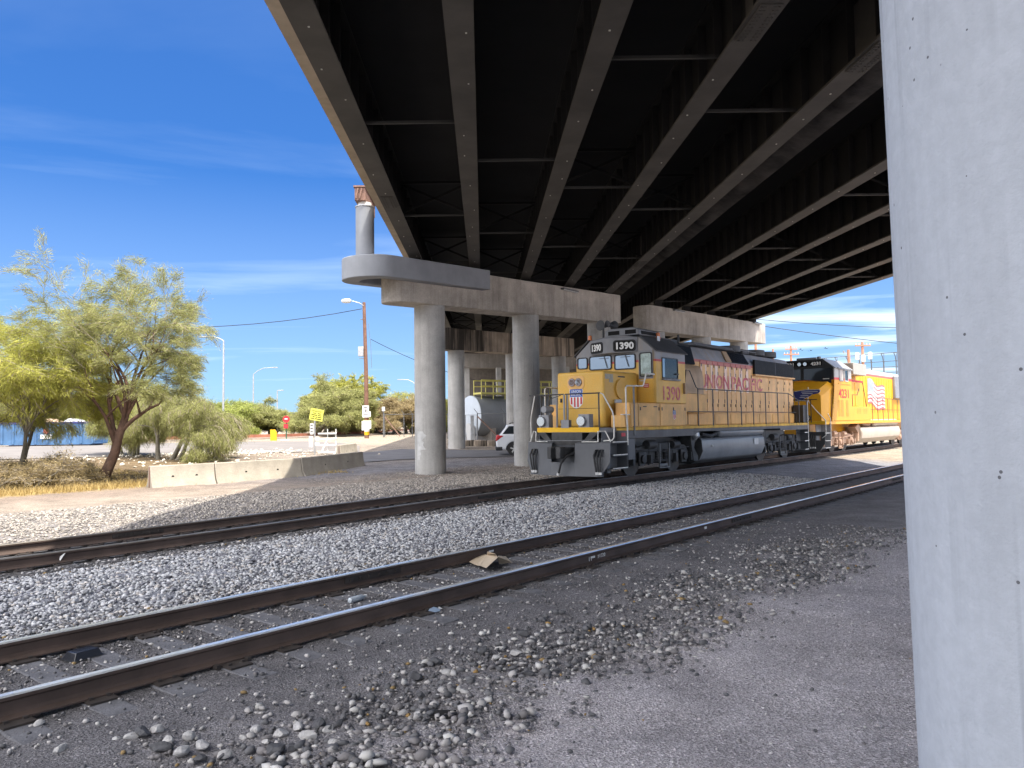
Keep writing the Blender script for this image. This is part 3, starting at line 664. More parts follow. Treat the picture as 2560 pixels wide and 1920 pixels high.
pier('soot streaked concrete pier behind the white car, second row back', 35.3, (37.0, 43.0, 48.6), .56, 35.2, 49.9, 6.80, 7.16, 1.42, .62, (True, False), 'concrete_column', 'concrete_stained')
pier('pale concrete pier whose column fills the right edge of the view', 0.02, (-3.25, 2.80, 8.85), .60, -5.6, 10.3, 6.02, 6.42, 1.45, .62, (True, False), 'concrete_pale', 'concrete_cap', lean=(-.0035, .0115))
# old white paint on the first column
m_ = MB(); vs = []; ang0 = None
cp = W(21.06, 21.5); g0 = gz(cp.x, cp.y); rows = 14; colsn = 10
va = math.atan2(-cp.y, -cp.x) - TROT
for i in range(rows):
    z = g0+.55+i*.085; wob = .13*noise.noise(Vector((i*.6, 3, 0))); a0 = va-.98+wob*.4; a1 = va-.42+.35*noise.noise(Vector((i*.5, 9, 0)))-(.28 if i < 5 else 0)
    for j in range(colsn): a = a0+(a1-a0)*j/(colsn-1); vs.append((21.06-18.8+.604*math.cos(a), .604*math.sin(a), z))
m_._add(vs, [(i*colsn+j, i*colsn+j+1, (i+1)*colsn+j+1, (i+1)*colsn+j) for i in range(rows-1) for j in range(colsn-1)])
m_.build('paint_patch', mat('chalky white paint', (.55, .55, .54), .8, var=.2, scale=5), p1)
# ring beam round the outer end of the first pier, with the steel column it carries
rb = thing('ring_beam', 'grey painted ring beam clamped round the outer end of the pier cap', 'ring beam', W(17.1, 21.5), TROT)
def u_section(z0, z1, ro, ri, x_end):
    n = 14; c = ro
    outer = [(x_end, -ro)] + [(c - ro*math.sin(a), -ro*math.cos(a)) for a in [math.pi*k/n for k in range(n+1)]] + [(x_end, ro)]
    inner = [(x_end, -ri)] + [(c+.25 - ri*math.sin(a), -ri*math.cos(a)) for a in [math.pi*k/n for k in range(n+1)]] + [(x_end, ri)]
    m = MB(); k = len(outer)
    z = lambda x, q: q + .042*x
    vs = [(x, y, z(x, z0)) for x, y in outer] + [(x, y, z(x, z0)) for x, y in inner] + [(x, y, z(x, z1)) for x, y in outer] + [(x, y, z(x, z1)) for x, y in inner]
    fs = []
    for i in range(k-1):
        fs += [(i, i+1, i+1+k, i+k), (2*k+i, 3*k+i, 3*k+i+1, 2*k+i+1), (i, 2*k+i, 2*k+i+1, i+1), (k+i, k+i+1, 3*k+i+1, 3*k+i)]
    fs += [(0, k, 3*k, 2*k), (k-1, 3*k-1, 4*k-1, 2*k-1)]
    m._add(vs, fs); return m
u_section(7.17, 7.96, 1.10, .66, 6.35).build('beam', 'concrete_grey', rb, bevel=0.03)
m_ = MB(); c0 = 1.1
m_.prism([(c0 - .7*math.sin(a)+.12, -.64*math.cos(a)) for a in [math.pi*k/10 for k in range(11)]] + [(c0+.55, .64), (c0+.55, -.64)], 'z', 7.55, 7.97); m_.build('infill_slab', 'concrete_grey', rb)
sc = thing('steel_column', 'round grey steel column standing on the ring beam beside the overpass parapet', 'steel column', W(17.85, 21.5, 8.0), TROT)
m_ = MB(); m_.lathe([(.33, 0), (.33, 1.83)], (0, 0, 0), 'z', 32); m_.build('shaft', 'concrete_grey', sc, angle=60)
m_ = MB(); m_.lathe([(.35, 1.832), (.35, 1.87)], (0, 0, 0), 'z', 32); m_.build('cap_plate', 'galv', sc)
m_ = MB(); m_.lathe([(.24, 1.872), (.24, 2.0)], (0, 0, 0), 'z', 24); m_.build('bearing', 'white_paint', sc)
sb = thing('box_girder', 'rust brown steel box girder end resting on the round steel column', 'girder', W(17.85, 21.5, 10.005), R(2))
m_ = MB(); m_.box(-.30, .08, -.4, 2.0, 0, .46); m_.build('beam', 'rust_brown', sb)
m_ = MB(); m_.box(-.34, .12, -.45, 2.0, .462, .52); m_.build('top_flange', 'rust_brown', sb)
for i in range(2):
    m_ = MB(); m_.bar((-.25+.13*i, -.43, .05), (-.17+.13*i, -.43, .42), .05, .05, (0, 1, 0)); m_.build('stiffener', 'rust_brown', sb)

# far concrete bent and abutment behind the second pier
fb = thing('concrete_bent', 'narrow concrete bent with an opening, standing behind the walkway tank', 'bent', W(0, 0), 0)
def quadbox(pts, z0, z1, depth, name, mt, parent):
    m_ = MB(); (x0, y0), (x1, y1) = pts; d = Vector((x1-x0, y1-y0, 0)).normalized(); nrm = Vector((-d.y, d.x, 0))*depth
    a = Vector((x0, y0, 0)); b = Vector((x1, y1, 0))
    vs = [a+Vector((0, 0, z0)), b+Vector((0, 0, z0)), b+nrm+Vector((0, 0, z0)), a+nrm+Vector((0, 0, z0)), a+Vector((0, 0, z1)), b+Vector((0, 0, z1)), b+nrm+Vector((0, 0, z1)), a+nrm+Vector((0, 0, z1))]
    m_._add(vs, [(3, 2, 1, 0), (4, 5, 6, 7), (0, 1, 5, 4), (1, 2, 6, 5), (2, 3, 7, 6), (3, 0, 4, 7)]); return m_.build(name, mt, parent)
quadbox([(-5.4, 74.0), (6.5, 78)], 7.42, 8.8, 1.2, 'cap_beam', 'concrete', fb)
for x in (-4.35, -1.25, 2.2, 5.4): quadbox([(x-.22, 74.6), (x+.22, 74.7)], .6, 7.40, .5, 'post', 'concrete_column', fb)
ab = thing('abutment', 'dark concrete abutment wall closing the far end under the overpass', 'abutment', W(0, 0), 0)
quadbox([(-5.7, 93), (22, 97)], .5, 9.6, 1.5, 'wall', mat('dark abutment concrete', (0.14, 0.12, 0.10), 0.9, streak=.4), ab)  # wall of dark concrete

# strip lights fixed under the cap edges
def lamp(label, t, l, z):
    r = thing('strip_light', label, 'light fitting', W(t, l, z), TROT, 'strip lights on the pier caps')
    m_ = MB(); m_.box(-.62, .62, -.09, .09, 0, .07); m_.build('housing', 'dark_galv', r, bevel=.01)
    m_ = MB(); m_.box(-.58, .58, -.07, .07, -.035, -.002); m_.build('diffuser', 'silver', r, bevel=.01)
lamp('strip light on the cap of the pier with the ring beam', 29.6, 20.78, 8.20)
lamp('strip light near the left end of the sky end pier cap', 40.6, 20.78, 8.36)
lamp('strip light at the outer right corner of the sky end pier cap', 52.3, 20.78, 8.72)

# ------------------------------------------------------------------ concrete barriers
def barrier(label, p, q):
    p = Vector(p); q = Vector(q); d = q-p; L = d.length
    r = thing('concrete_barrier', label, 'barrier', (p.x, p.y, p.z-.15), math.atan2(d.y, d.x), 'concrete road barriers')
    prof = [(-.30, 0), (.30, 0), (.30, .08), (.15, .33), (.085, .82), (-.085, .82), (-.15, .33), (-.30, .08)]
    m_ = MB(); m_.prism(prof, 'x', .01, L-.01); m_.build('block', 'concrete_barrier', r, bevel=.02)
    for k in (.33, .7):
        m_ = MB(); m_.lathe([(.045, -.135), (.045, -.11)], (L*k, 0, .45), 'y', 12); m_.build('bolt_hole', 'black', r)
    m_ = MB(); m_.tube([(0, -.03, .1), (0, -.03, .78)], .02, 6); m_.build('hinge_pin', 'rust_brown', r)
    return r
A0, A1, A2, A3 = on(372, 1219), on(533, 1208), on(748, 1190), on(903, 1163)
barrier('sunlit cream concrete barrier nearest the leaning tree', A0, A1); barrier('sunlit cream concrete barrier between two others, with grass at its foot', A1, A2)
barrier('concrete barrier in the overpass shade at the end of the row', A2, A3)
b4 = at(846, 1118, 40); b5 = at(888, 1118, 44); b4.z = gz(b4.x, b4.y); b5.z = gz(b5.x, b5.y)
barrier('short barrier set crosswise behind the shaded barrier', b4, b5)
# ------------------------------------------------------------------ locomotives (local x runs back from the front deck edge, y away from the viewer, z up from the rail)
YEL = (0.72, 0.395, 0.05); YF = (0.76, 0.46, 0.195); GRY = (0.255, 0.26, 0.275); REDS = (0.50, 0.06, 0.06)
M['nose_yellow'] = mat('nose yellow', YEL, 0.42, var=0.14, scale=1.6, streak=0.35, stain=(0.46, 0.30, 0.10), c2=(0.68, 0.43, 0.10), fine=0.06)
M['cab_paint'] = mat('faded cab paint', YF, 0.5, var=0.15, scale=1.5, streak=0.4, stain=(0.42, 0.28, 0.12), bands=[(0, (0.70, 0.42, 0.085)), (3.52, REDS), (3.605, GRY)])
M['hood_paint'] = mat('faded hood paint', YF, 0.6, var=0.25, scale=1.3, streak=0.8, stain=(0.30, 0.215, 0.14), bands=[(0, (0.74, 0.45, 0.195)), (3.77, (0.50, 0.15, 0.13)), (3.86, GRY)], fine=0.08)
M['door_paint'] = mat('faded door paint', (0.77, 0.47, 0.21), 0.6, var=0.2, scale=1.1, streak=0.75, stain=(0.35, 0.25, 0.155), bands=[(0, (0.77, 0.47, 0.21)), (3.70, (0.52, 0.17, 0.15)), (3.83, (0.5, 0.4, 0.3))], fine=0.06)
M['box_yellow'] = mat('weathered box yellow', (0.74, 0.43, 0.145), 0.55, var=0.2, scale=1.8, streak=0.7, stain=(0.30, 0.21, 0.12), fine=0.06)
M['sill_paint'] = mat('grimy sill paint', GRY, 0.65, var=0.25, scale=2.2, streak=0.7, stain=(0.10, 0.085, 0.07), bands=[(0, (0.13, 0.13, 0.135)), (1.405, (0.70, 0.42, 0.06))])
M['duct_brown'] = mat('rust stained duct', (0.46, 0.32, 0.19), 0.6, var=0.2, scale=2, streak=0.7, stain=(0.20, 0.135, 0.09))
M['loco_grey'] = mat('locomotive grey', (0.235, 0.24, 0.255), 0.5, var=0.15, scale=1.6, streak=0.3, stain=(0.10, 0.10, 0.10))
M['roof_grey'] = mat('dark roof grey', (0.075, 0.077, 0.082), 0.65, var=0.2, scale=2)
M['tank_grey'] = mat('fuel tank grey', (0.20, 0.215, 0.235), 0.38, 0.1, var=0.18, scale=1.0, streak=0.3, stain=(0.09, 0.095, 0.10))
M['plow_grey'] = mat('plow grey', (0.10, 0.104, 0.113), 0.5, var=0.15, scale=1.3, streak=0.35, stain=(0.065, 0.065, 0.07), bump=.1, bscale=15)
M['truck_grime'] = mat('truck grime', (0.055, 0.055, 0.056), 0.65, 0.1, var=0.5, scale=2.5, bump=0.2, bscale=20)
M['truck_dust'] = mat('dusty truck', (0.42, 0.28, 0.20), 0.8, var=0.3, scale=2.5, bump=0.2, bscale=20)
M['wheel_steel'] = mat('wheel steel', (0.07, 0.06, 0.055), 0.5, 0.4, var=0.3, scale=4)
M['grille'] = mat('black grille', (0.010, 0.010, 0.011), 0.75, var=0.5, scale=30)
M['sill_yellow'] = mat('bright sill yellow', (0.72, 0.41, 0.012), 0.5, var=0.06, scale=3)
M['white_rail'] = mat('worn white handrail', (0.70, 0.69, 0.65), 0.5, var=0.15, scale=8, streak=.25, stain=(.2, .18, .15))

def hexx(x0, x1, y0, y1, z0, z1): return MB().box(x0, x1, y0, y1, z0, z1)
FRONT = dict(xd=(0, -1, 0), yd=(0, 0, 1))
SIDE = dict(xd=(1, 0, 0), yd=(0, 0, 1))
def wheelset(parent, x, mt, rear=True):
    for s in (-1, 1):
        m_ = MB(); m_.lathe([(.44, -.07), (.49, -.06), (.505, .055), (.54, .06), (.54, .075), (.2, .075)] if s > 0 else [(.2, -.075), (.54, -.075), (.54, -.06), (.505, -.055), (.49, .06), (.44, .07)], (x, s*.765, .505), 'y', 28)
        wh = m_.build('wheel', 'wheel_steel', parent, angle=30)
    m_ = MB(); m_.tube([(x, -.7, .505), (x, .7, .505)], .09, 10); m_.build('axle', 'wheel_steel', parent)
def truck(root, xc, axles, mt, reach):
    tr = thing('truck', None, None); tr.parent = root
    for a in axles: wheelset(tr, xc+a, mt)
    for s in (-1, 1):
        yo = s*1.08; a0, a1 = xc+axles[0]-.55, xc+axles[-1]+.55
        top = [(a0, .62), (a0+.25, .86), (xc-.5, .98), (xc+.5, .98), (a1-.25, .86), (a1, .62)]
        pts = [(a0, .50)] + top + [(a1, .50), (a1-.35, .46), (xc+.6, .36), (xc-.6, .36), (a0+.35, .46)]
        m_ = MB(); m_.prism(pts, 'y', yo-.07, yo+.07); m_.build('side_frame', mt, tr, bevel=.03)
        for a in axles:
            m_ = MB(); m_.prism([(xc+a-.17, .30), (xc+a+.17, .30), (xc+a+.21, .72), (xc+a-.21, .72)], 'y', yo+s*.08-.03, yo+s*.08+.10*s); m_.lathe([(.135, 0), (.135, .06), (.05, .075)] if s > 0 else [(.05, -.075), (.135, -.06), (.135, 0)], (xc+a, yo+s*.19, .505), 'y', 16)
            m_.build('journal_box', mt, tr, bevel=.015)
        m_ = MB()
        for dx_ in (-.34, -.17, .17, .34):
            m_.lathe([(.075, z*.04) if z % 2 else (.055, z*.04) for z in range(9)], (xc+dx_, yo+s*.10, .44), 'z', 10)
        m_.build('spring', mt, tr)
        for (xa_, xb_, zz_, r_) in ((xc-1.05, xc-.55, .94, .14), (xc+.62, xc+1.05, .90, .12)): m_ = MB(); m_.tube([(xa_, yo+s*.12, zz_), (xb_, yo+s*.12, zz_)], r_, 12); m_.build('brake_cylinder', mt, tr, bevel=.01)
        m_ = MB()
        for a in axles:
            for e in (-.62, .62):
                if abs(e+a) < reach: m_.bar((xc+a+e, yo+s*.06, .98), (xc+a+e*.9, yo+s*.06, .30), .05, .05, (0, 1, 0)); m_.box(xc+a+e*.86-.06, xc+a+e*.86+.06, yo-.2, yo+s*.02+.1, .34, .62)
        m_.tube([(a0+.2, yo+s*.17, .80), (xc, yo+s*.19, .70), (a1-.2, yo+s*.17, .80)], .018, 6); m_.tube([(xc-.9, yo+s*.18, .52), (xc-.5, yo+s*.2, .42), (xc+.3, yo+s*.2, .46)], .016, 6)
        m_.build('brake_rigging', mt, tr)
        m_ = MB(); h0 = xc-.42
        for dx_ in (0, .62): m_.bar((h0+dx_, yo+s*.24, .96), (h0+dx_, yo+s*.24, .20), .035, .05, (0, 1, 0))
        m_.bar((h0, yo+s*.24, .20), (h0+.62, yo+s*.24, .20), .05, .035); m_.box(h0+.05, h0+.57, yo+s*.2-.02, yo+s*.2+.02, .24, .32)
        m_.build('snubber_bracket', mt if mt == 'truck_dust' else 'dark_galv', tr)
    m_ = MB(); m_.box(xc-.5, xc+.5, -1.0, 1.0, .5, .82); m_.box(xc+axles[0]-.3, xc+axles[-1]+.3, -.55, .55, .35, .75); m_.build('bolster', mt, tr)
    return tr
def gauge_door(name, x0, x1, z0, z1, y, mt, parent, latches=True):
    m_ = MB(); m_.box(x0, x1, y-.022, y, z0, z1); d = m_.build(name, mt, parent, bevel=.008, seg=1)
    if latches:
        m_ = MB()
        for (xx, zz) in ((x0+.07, z1-.22), (x1-.09, z0+.2)): m_.box(xx, xx+.045, y-.038, y-.024, zz, zz+.11)
        for zz in (z0+.35, z0+.95, z1-.5): m_.box(x1-.02, x1+.025, y-.034, y-.024, zz, zz+.13)
        m_.build('latch', 'black_steel', d)
    return d
def rounded(cx, cz, w, h, r, n=4):
    pts = []
    for (sx, sz, a0) in ((1, 1, 0), (-1, 1, 90), (-1, -1, 180), (1, -1, 270)):
        for i in range(n+1):
            a = R(a0+90*i/n); pts.append((cx+sx*(w/2-r)+r*math.cos(a), cz+sz*(h/2-r)+r*math.sin(a)))
    return pts
def window(name, parent, plane, c, w, h, gl, frame='rubber', r=.05, out_=-1, fr=.035, label=None, recess=0.0):
    """plane 'x': a pane facing -x at x = c[0]; plane 'y': facing -y."""
    m_ = MB(); pin = rounded(0, 0, w, h, r); pout = rounded(0, 0, w+2*fr, h+2*fr, r+fr*.6); n = len(pin)
    def P(u, v, d):
        return (c[0]+d, c[1]+u, c[2]+v) if plane == 'x' else (c[0]+u, c[1]+d, c[2]+v)
    vs = [P(u, v, -.03) for u, v in pin] + [P(u, v, -.03) for u, v in pout] + [P(u, v, .0) for u, v in pin] + [P(u, v, .0) for u, v in pout]
    fs = []
    for i in range(n):
        j = (i+1) % n; fs += [(i, j, n+j, n+i), (n+i, n+j, 3*n+j, 3*n+i), (i, 2*n+i, 2*n+j, j)]
    m_._add(vs, fs); f = m_.build(name, frame, parent)
    m_ = MB(); m_._add([P(u, v, -.012+recess) for u, v in pin], [tuple(range(n))]); m_.build('pane', gl, f, smooth=False)
    if label: f['label'] = label
    return f
def shield(x, yc, zc, w, h, parent, plane='x'):
    m_ = MB(); P = lambda u, v, d: (x-d, yc-u*w, zc+v*h) if plane == 'x' else (yc+u*w, x-d, zc+v*h)
    outl = [(-.42, .5), (-.2, .47), (0, .5), (.2, .47), (.42, .5), (.5, .36), (.46, .2), (.5, -.05), (.45, -.3), (.25, -.44), (0, -.52), (-.25, -.44), (-.45, -.3), (-.5, -.05), (-.46, .2), (-.5, .36)]
    nr = (-1, 0, 0) if plane == 'x' else (0, -1, 0)
    m_.plate([P(u, v, .001) for u, v in outl], nr, .004); e = m_.build('emblem', 'white', parent, smooth=False)
    top = [(-.40, .48), (0, .48), (.40, .48), (.47, .35), (.44, .2), (.47, .06), (-.47, .06), (-.44, .2), (-.47, .35)]
    m_ = MB(); m_.plate([P(u, v, .006) for u, v in top], nr, .003); m_.build('emblem_field', 'blue', e, smooth=False)
    for k in range(4):
        u = -.40+k*.235; v1 = -.30 if k in (0, 3) else -.44
        m_ = MB(); m_.plate([P(u, .04, .006), P(u+.115, .04, .006), P(u+.115, v1, .006), P(u, v1, .006)], nr, .003); m_.build('emblem_stripe', 'red', e, smooth=False)
    kw = FRONT if plane == 'x' else SIDE
    text('UNION', h*.19, P(-.37, .26, .012), kw['xd'], kw['yd'], 'white', e, width=w*.74)
    text('PACIFIC', h*.13, P(-.36, .11, .012), kw['xd'], kw['yd'], 'white', e, width=w*.72)
    return e
def rails(name, parent, top, posts, z0, mt, r=.02, mid=None, pw=.05):
    m_ = MB(); m_.tube(top, r, 6)
    for p, zt in posts: m_.bar((p[0], p[1], z0), (p[0], p[1], zt), pw, .02, (0, 1, 0))
    if mid: m_.tube(mid, r*.8, 6)
    return m_.build(name, mt, parent)
def coupler(root, x, s, yc=0):
    m_ = MB(); m_.box(min(x, x+s*.75), max(x, x+s*.75), yc-.16, yc+.16, .68, .92)
    kn = [(x-s*.02, -.20), (x-s*.02, .26), (x-s*.30, .26), (x-s*.34, .10), (x-s*.16, .06), (x-s*.14, -.06), (x-s*.36, -.10), (x-s*.34, -.24)]
    m_.prism(kn, 'z', .62, .96); return m_.build('coupler', 'truck_grime', root, bevel=.02)
def hose(root, pts, r=.022, mt='rubber', name='brake_hose'):
    m_ = MB(); m_.tube(pts, r, 7); o = m_.build(name, mt, root)
    a, b = Vector(pts[-1]), Vector(pts[-2]); m2 = MB(); m2.tube([a, a+(a-b).normalized()*.07], r*1.5, 8); m2.build('coupling', 'silver', o); return o

ZR = 0.33
# ---- the faded four-axle road switcher
lo = thing('diesel_locomotive', 'faded yellow and grey diesel locomotive numbered 1390 standing in the overpass shade', 'locomotive', W(18.6, 13.25, ZR), TROT, 'union railway locomotives')
m_ = MB(); m_.box(.95, 16.5, -1.5, 1.5, 1.405, 1.50); m_.box(.95, 5.2, -1.5, 1.5, 1.17, 1.404); m_.box(5.2, 16.5, -1.49, 1.49, 1.30, 1.404); m_.box(13.1, 16.5, -1.495, 1.495, 1.22, 1.299)
m_.prism([(5.2, 1.17), (5.2, 1.301), (5.75, 1.301)], 'y', -1.485, 1.485); m_.build('underframe', 'sill_paint', lo, bevel=.008, seg=1)
m_ = MB(); m_.box(.0, .949, -1.12, 1.12, 1.36, 1.50); m_.box(.3, 16.2, -.5, .5, .85, 1.30); m_.build('front_deck', 'loco_grey', lo, bevel=.01)
m_ = MB(); m_.box(-.012, -.001, -1.13, 1.10, 1.375, 1.515); m_.build('sill_stripe', 'sill_yellow', lo)
# nose
m_ = MB(); m_.box(.70, 2.699, -.86, .86, 1.502, 3.20); ns = m_.build('nose', 'nose_yellow', lo, bevel=.085, seg=4)
m_ = MB(); m_.box(.688, .699, -.70, .83, 1.56, 2.06); m_.build('nose_panel', 'nose_yellow', ns, bevel=.006)
m_ = MB()
for yy in (.70, .42): m_.box(.675, .687, yy-.025, yy+.025, 1.64, 1.73)
m_.box(.675, .699, .66, .72, 2.28, 2.40); m_.box(.69, .699, -.72, .84, 2.075, 2.085); m_.build('latch', 'black_steel', ns)
for yy in (.27, .03):
    m_ = MB(); m_.lathe([(.10, -.03), (.125, -.028), (.125, .03)], (.69, yy, 2.88), 'x', 20); h = m_.build('headlight', 'rust_brown', lo)
    m_ = MB(); m_.lathe([(.02, -.006), (.105, -.032+.02)], (.672, yy, 2.88), 'x', 20); m_.build('lens', 'lens', h)
m_ = MB(); m_.prism(rounded(.14, 2.87, .62, .40, .12), 'x', .685, .699); m_.build('headlight_bezel', 'box_yellow', lo, bevel=.006)
shield(.698, .13, 2.40, .50, .62, lo)
m_ = MB(); m_.lathe([(.30, -.03), (.30, .02), (.26, .022), (.25, .0)], (1.62, -.885, 2.66), 'y', 28); d = m_.build('vent_ring', 'nose_yellow', ns)
m_ = MB()
for k in range(7): m_.box(1.38, 1.46, -.892, -.862, 2.48+k*.05, 2.50+k*.05)
m_.build('vent_slot', 'black', ns)
m_ = MB(); m_.box(1.25, 1.6, -.93, -.862, 2.22, 2.34); m_.build('sand_fill_box', 'galv', ns, bevel=.01)
for (x0, x1, z0, z1, mt) in ((.78, 1.02, 2.95, 3.1, 'white_paint'), (1.0, 1.22, 2.85, 3.1, 'silver'), (1.5, 1.9, 3.02, 3.06, 'dark_rail')):
    m_ = MB(); m_.box(x0, x1, -.867, -.861, z0, z1); m_.build('notice_decal', mat('weathered decal', (.42, .40, .33), .7, scale=9) if mt != 'dark_rail' else 'dark_rail', ns)
# cab
prof = [(-1.5, 2.235), (1.5, 2.235), (1.5, 3.87), (.95, 4.34), (.4, 4.43), (-.4, 4.43), (-.95, 4.34), (-1.5, 3.87)]
m_ = MB(); m_.prism(prof, 'x', 2.7, 4.70); cab = m_.build('cab', 'cab_paint', lo, bevel=.02)
m_ = MB(); m_.box(2.72, 4.68, -.98, .98, 1.502, 2.24); m_.build('cab_base', 'cab_paint', cab)
for s in (-1, 1):                                              # roof eaves, dark slope
    m_ = MB(); m_.plate([(2.66, s*1.56, 3.845), (4.76, s*1.56, 3.845), (4.76, s*.96, 4.365), (2.66, s*.96, 4.365)], (0, s*.5, .86), .03); m_.build('roof_slope', 'roof_grey', cab)
window('windshield', cab, 'x', (2.695, .525, 3.60), .80, .40, 'glass_sky'); window('windshield', cab, 'x', (2.695, -.405, 3.58), .72, .42, 'glass_sky')
window('windshield', cab, 'x', (2.695, 1.23, 3.62), .34, .32, 'glass_sky')
for yy in (.25, -.55):
    m_ = MB(); m_.bar((2.655, yy+.12, 3.80), (2.655, yy, 3.42), .018, .012, (1, 0, 0)); m_.bar((2.66, yy+.30, 3.74), (2.66, yy-.05, 3.74), .012, .012, (1, 0, 0)); m_.build('wiper', 'black_steel', cab)
m_ = MB(); m_.box(2.668, 2.698, -1.43, -.92, 2.245, 3.90); dr = m_.build('cab_door', 'nose_yellow', lo, bevel=.012); dr['label'] = 'front cab door with a tall window'
m_ = MB(); m_.box(2.66, 2.667, -1.43, -.92, 3.0, 3.90); m_.build('door_head', 'loco_grey', dr)
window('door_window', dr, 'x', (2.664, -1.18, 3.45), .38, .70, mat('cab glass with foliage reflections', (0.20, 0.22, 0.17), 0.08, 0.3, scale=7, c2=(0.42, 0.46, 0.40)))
m_ = MB(); m_.box(2.62, 2.667, -1.1, -.96, 2.93, 2.96); m_.build('handle', 'silver', dr)
m_ = MB(); m_.box(2.662, 2.667, -1.27, -1.08, 2.72, 2.85); m_.build('warning_decal', 'red', dr)
for zz in (2.755, 2.80): m_ = MB(); m_.box(2.659, 2.6615, -1.25, -1.10, zz, zz+.018); m_.build('decal_line', 'white', dr)
# number board housing: three facets
pl = [(2.69, .92), (2.42, .20), (2.42, -.06), (2.69, -.90)]
m_ = MB(); m_.prism(pl, 'z', 3.86, 4.37); nb = m_.build('number_board_housing', 'loco_grey', cab, bevel=.025)
def nboard(p0, p1, z0, z1):
    a = Vector((p0[0], p0[1], 0)); b = Vector((p1[0], p1[1], 0)); d = (b-a).normalized(); n_ = Vector((d.y, -d.x, 0))
    if n_.x > 0: n_ = -n_
    L = (b-a).length; m_ = MB(); c = a.lerp(b, .5)
    ow = L*.84; pts = rounded(0, 0, ow, z1-z0, .09)
    m_.plate([c+d*u+Vector((0, 0, (z0+z1)/2+v))+n_*.012 for u, v in pts], n_, .018); fr = m_.build('number_board', 'rubber', nb)
    pts = rounded(0, 0, ow-.08, z1-z0-.08, .06); m_ = MB(); m_.plate([c+d*u+Vector((0, 0, (z0+z1)/2+v))+n_*.031 for u, v in pts], n_, .004); m_.build('panel', 'black', fr)
    o_ = c - d*(ow*.42) + n_*.040 + Vector((0, 0, z0+.085)); text('1390', .29, o_, d, (0, 0, 1), 'white', fr, width=ow*.84, bold=.012)
nboard((2.69, .92), (2.42, .20), 3.90, 4.26); nboard((2.42, -.06), (2.69, -.90), 3.90, 4.27)
# roof gear
m_ = MB(); m_.prism([(-.85, 4.44), (.45, 4.44), (.42, 4.66), (.2, 4.70), (-.6, 4.70), (-.82, 4.62)], 'x', 2.85, 4.2); ac = m_.build('air_conditioner', 'loco_grey', cab, bevel=.03)
for (a, b) in ((-.12, .30), (-.74, -.34)):
    m_ = MB(); m_.box(2.836, 2.849, a, b, 4.49, 4.62); m_.build('intake', 'black', ac)
m_ = MB(); m_.box(3.0, 4.0, -.846, -.838, 4.47, 4.58); m_.build('intake', 'black', ac)
for (xx, yy, nm) in ((2.85, 1.02, 'beacon'), (3.9, -.95, 'beacon')):
    m_ = MB(); m_.lathe([(.08, 0), (.08, .07), (.065, .075), (.065, .20), (.02, .22)], (xx, yy, 4.34 if yy > 0 else 4.36), 'z', 14); m_.build(nm, 'amber', cab)
m_ = MB(); m_.lathe([(.06, -.22), (.075, -.2), (.12, -.1), (.19, .0), (.2, .0)][::-1] and [(.05, .30), (.06, .1), (.10, .02), (.17, -.03), (.175, -.035)], (2.9, .62, 4.86), 'x', 16); m_.tube([(3.05, .62, 4.40), (3.05, .62, 4.84)], .03, 8); m_.lathe([(.04, .2), (.05, .05), (.09, .0), (.10, -.02)], (2.98, .40, 4.92), 'x', 14); m_.lathe([(.05, -.3), (.06, -.1), (.10, -.02), (.17, .03)], (3.25, .34, 4.86), 'x', 16); m_.bar((3.05, .7, 4.83), (3.05, .3, 4.83), .05, .05); m_.build('horn', 'roof_grey', cab)
m_ = MB(); m_.box(3.55, 3.72, -1.12, -1.10, 4.22, 4.42); m_.box(4.0, 4.2, -.7, -.6, 4.44, 4.52); m_.tube([(4.5, -.3, 4.43), (4.5, -.3, 4.75)], .02, 6); m_.build('antenna', 'silver', cab)
# side window: dark opening with a sliding pane, frame and armrest
window('side_window', cab, 'y', (3.62, -1.495, 3.35), 1.00, .62, 'glass', 'dark_rail', .04, fr=.03)
m_ = MB(); m_.box(3.10, 3.24, -1.53, -1.512, 3.06, 3.64); m_.build('sliding_pane', 'glass_sky', cab)
m_ = MB(); m_.box(3.05, 4.18, -1.60, -1.50, 2.955, 3.01); m_.build('armrest', 'loco_grey', cab, bevel=.015)
m_ = MB(); m_.box(3.95, 4.13, -1.56, -1.502, 3.16, 3.2); m_.build('window_latch', 'black_steel', cab)
text('1390', .62, (3.02, -1.508, 2.34), SIDE['xd'], SIDE['yd'], 'red_fade', cab, width=1.26, bold=.006)
m_ = MB(); m_.box(4.5, 4.66, -1.58, -1.502, 2.55, 2.9); m_.build('grab_bracket', 'duct_brown', cab)
# box under the cab
for s in (-1, 1):
    m_ = MB(); a, b = sorted((s*1.485, s*.99)); m_.box(1.12, 4.69, a, b, 1.502, 2.23); bx = m_.build('equipment_box', 'box_yellow', lo, bevel=.015)
    if s < 0:
        for (x0, x1) in ((1.15, 1.55), (1.58, 2.88), (2.92, 4.66)): gauge_door('box_door', x0, x1, 1.53, 2.20, -1.487, 'box_yellow', bx, False)
        m_ = MB()
        for xx in (1.66, 2.8, 3.0, 3.75, 4.55): m_.box(xx, xx+.05, -1.52, -1.512, 2.0, 2.1)
        m_.box(1.85, 2.05, -1.52, -1.512, 2.1, 2.13); m_.box(2.5, 2.7, -1.52, -1.512, 2.1, 2.13); m_.build('latch', 'black_steel', bx)
        shield(-1.512, 3.83, 1.86, .20, .30, bx, 'y')
    m_ = MB(); m_.box(.86, 1.118, min(a, b)+.02, max(a, b), 1.502, 1.86); m_.build('upper_step', 'box_yellow', lo, bevel=.01)
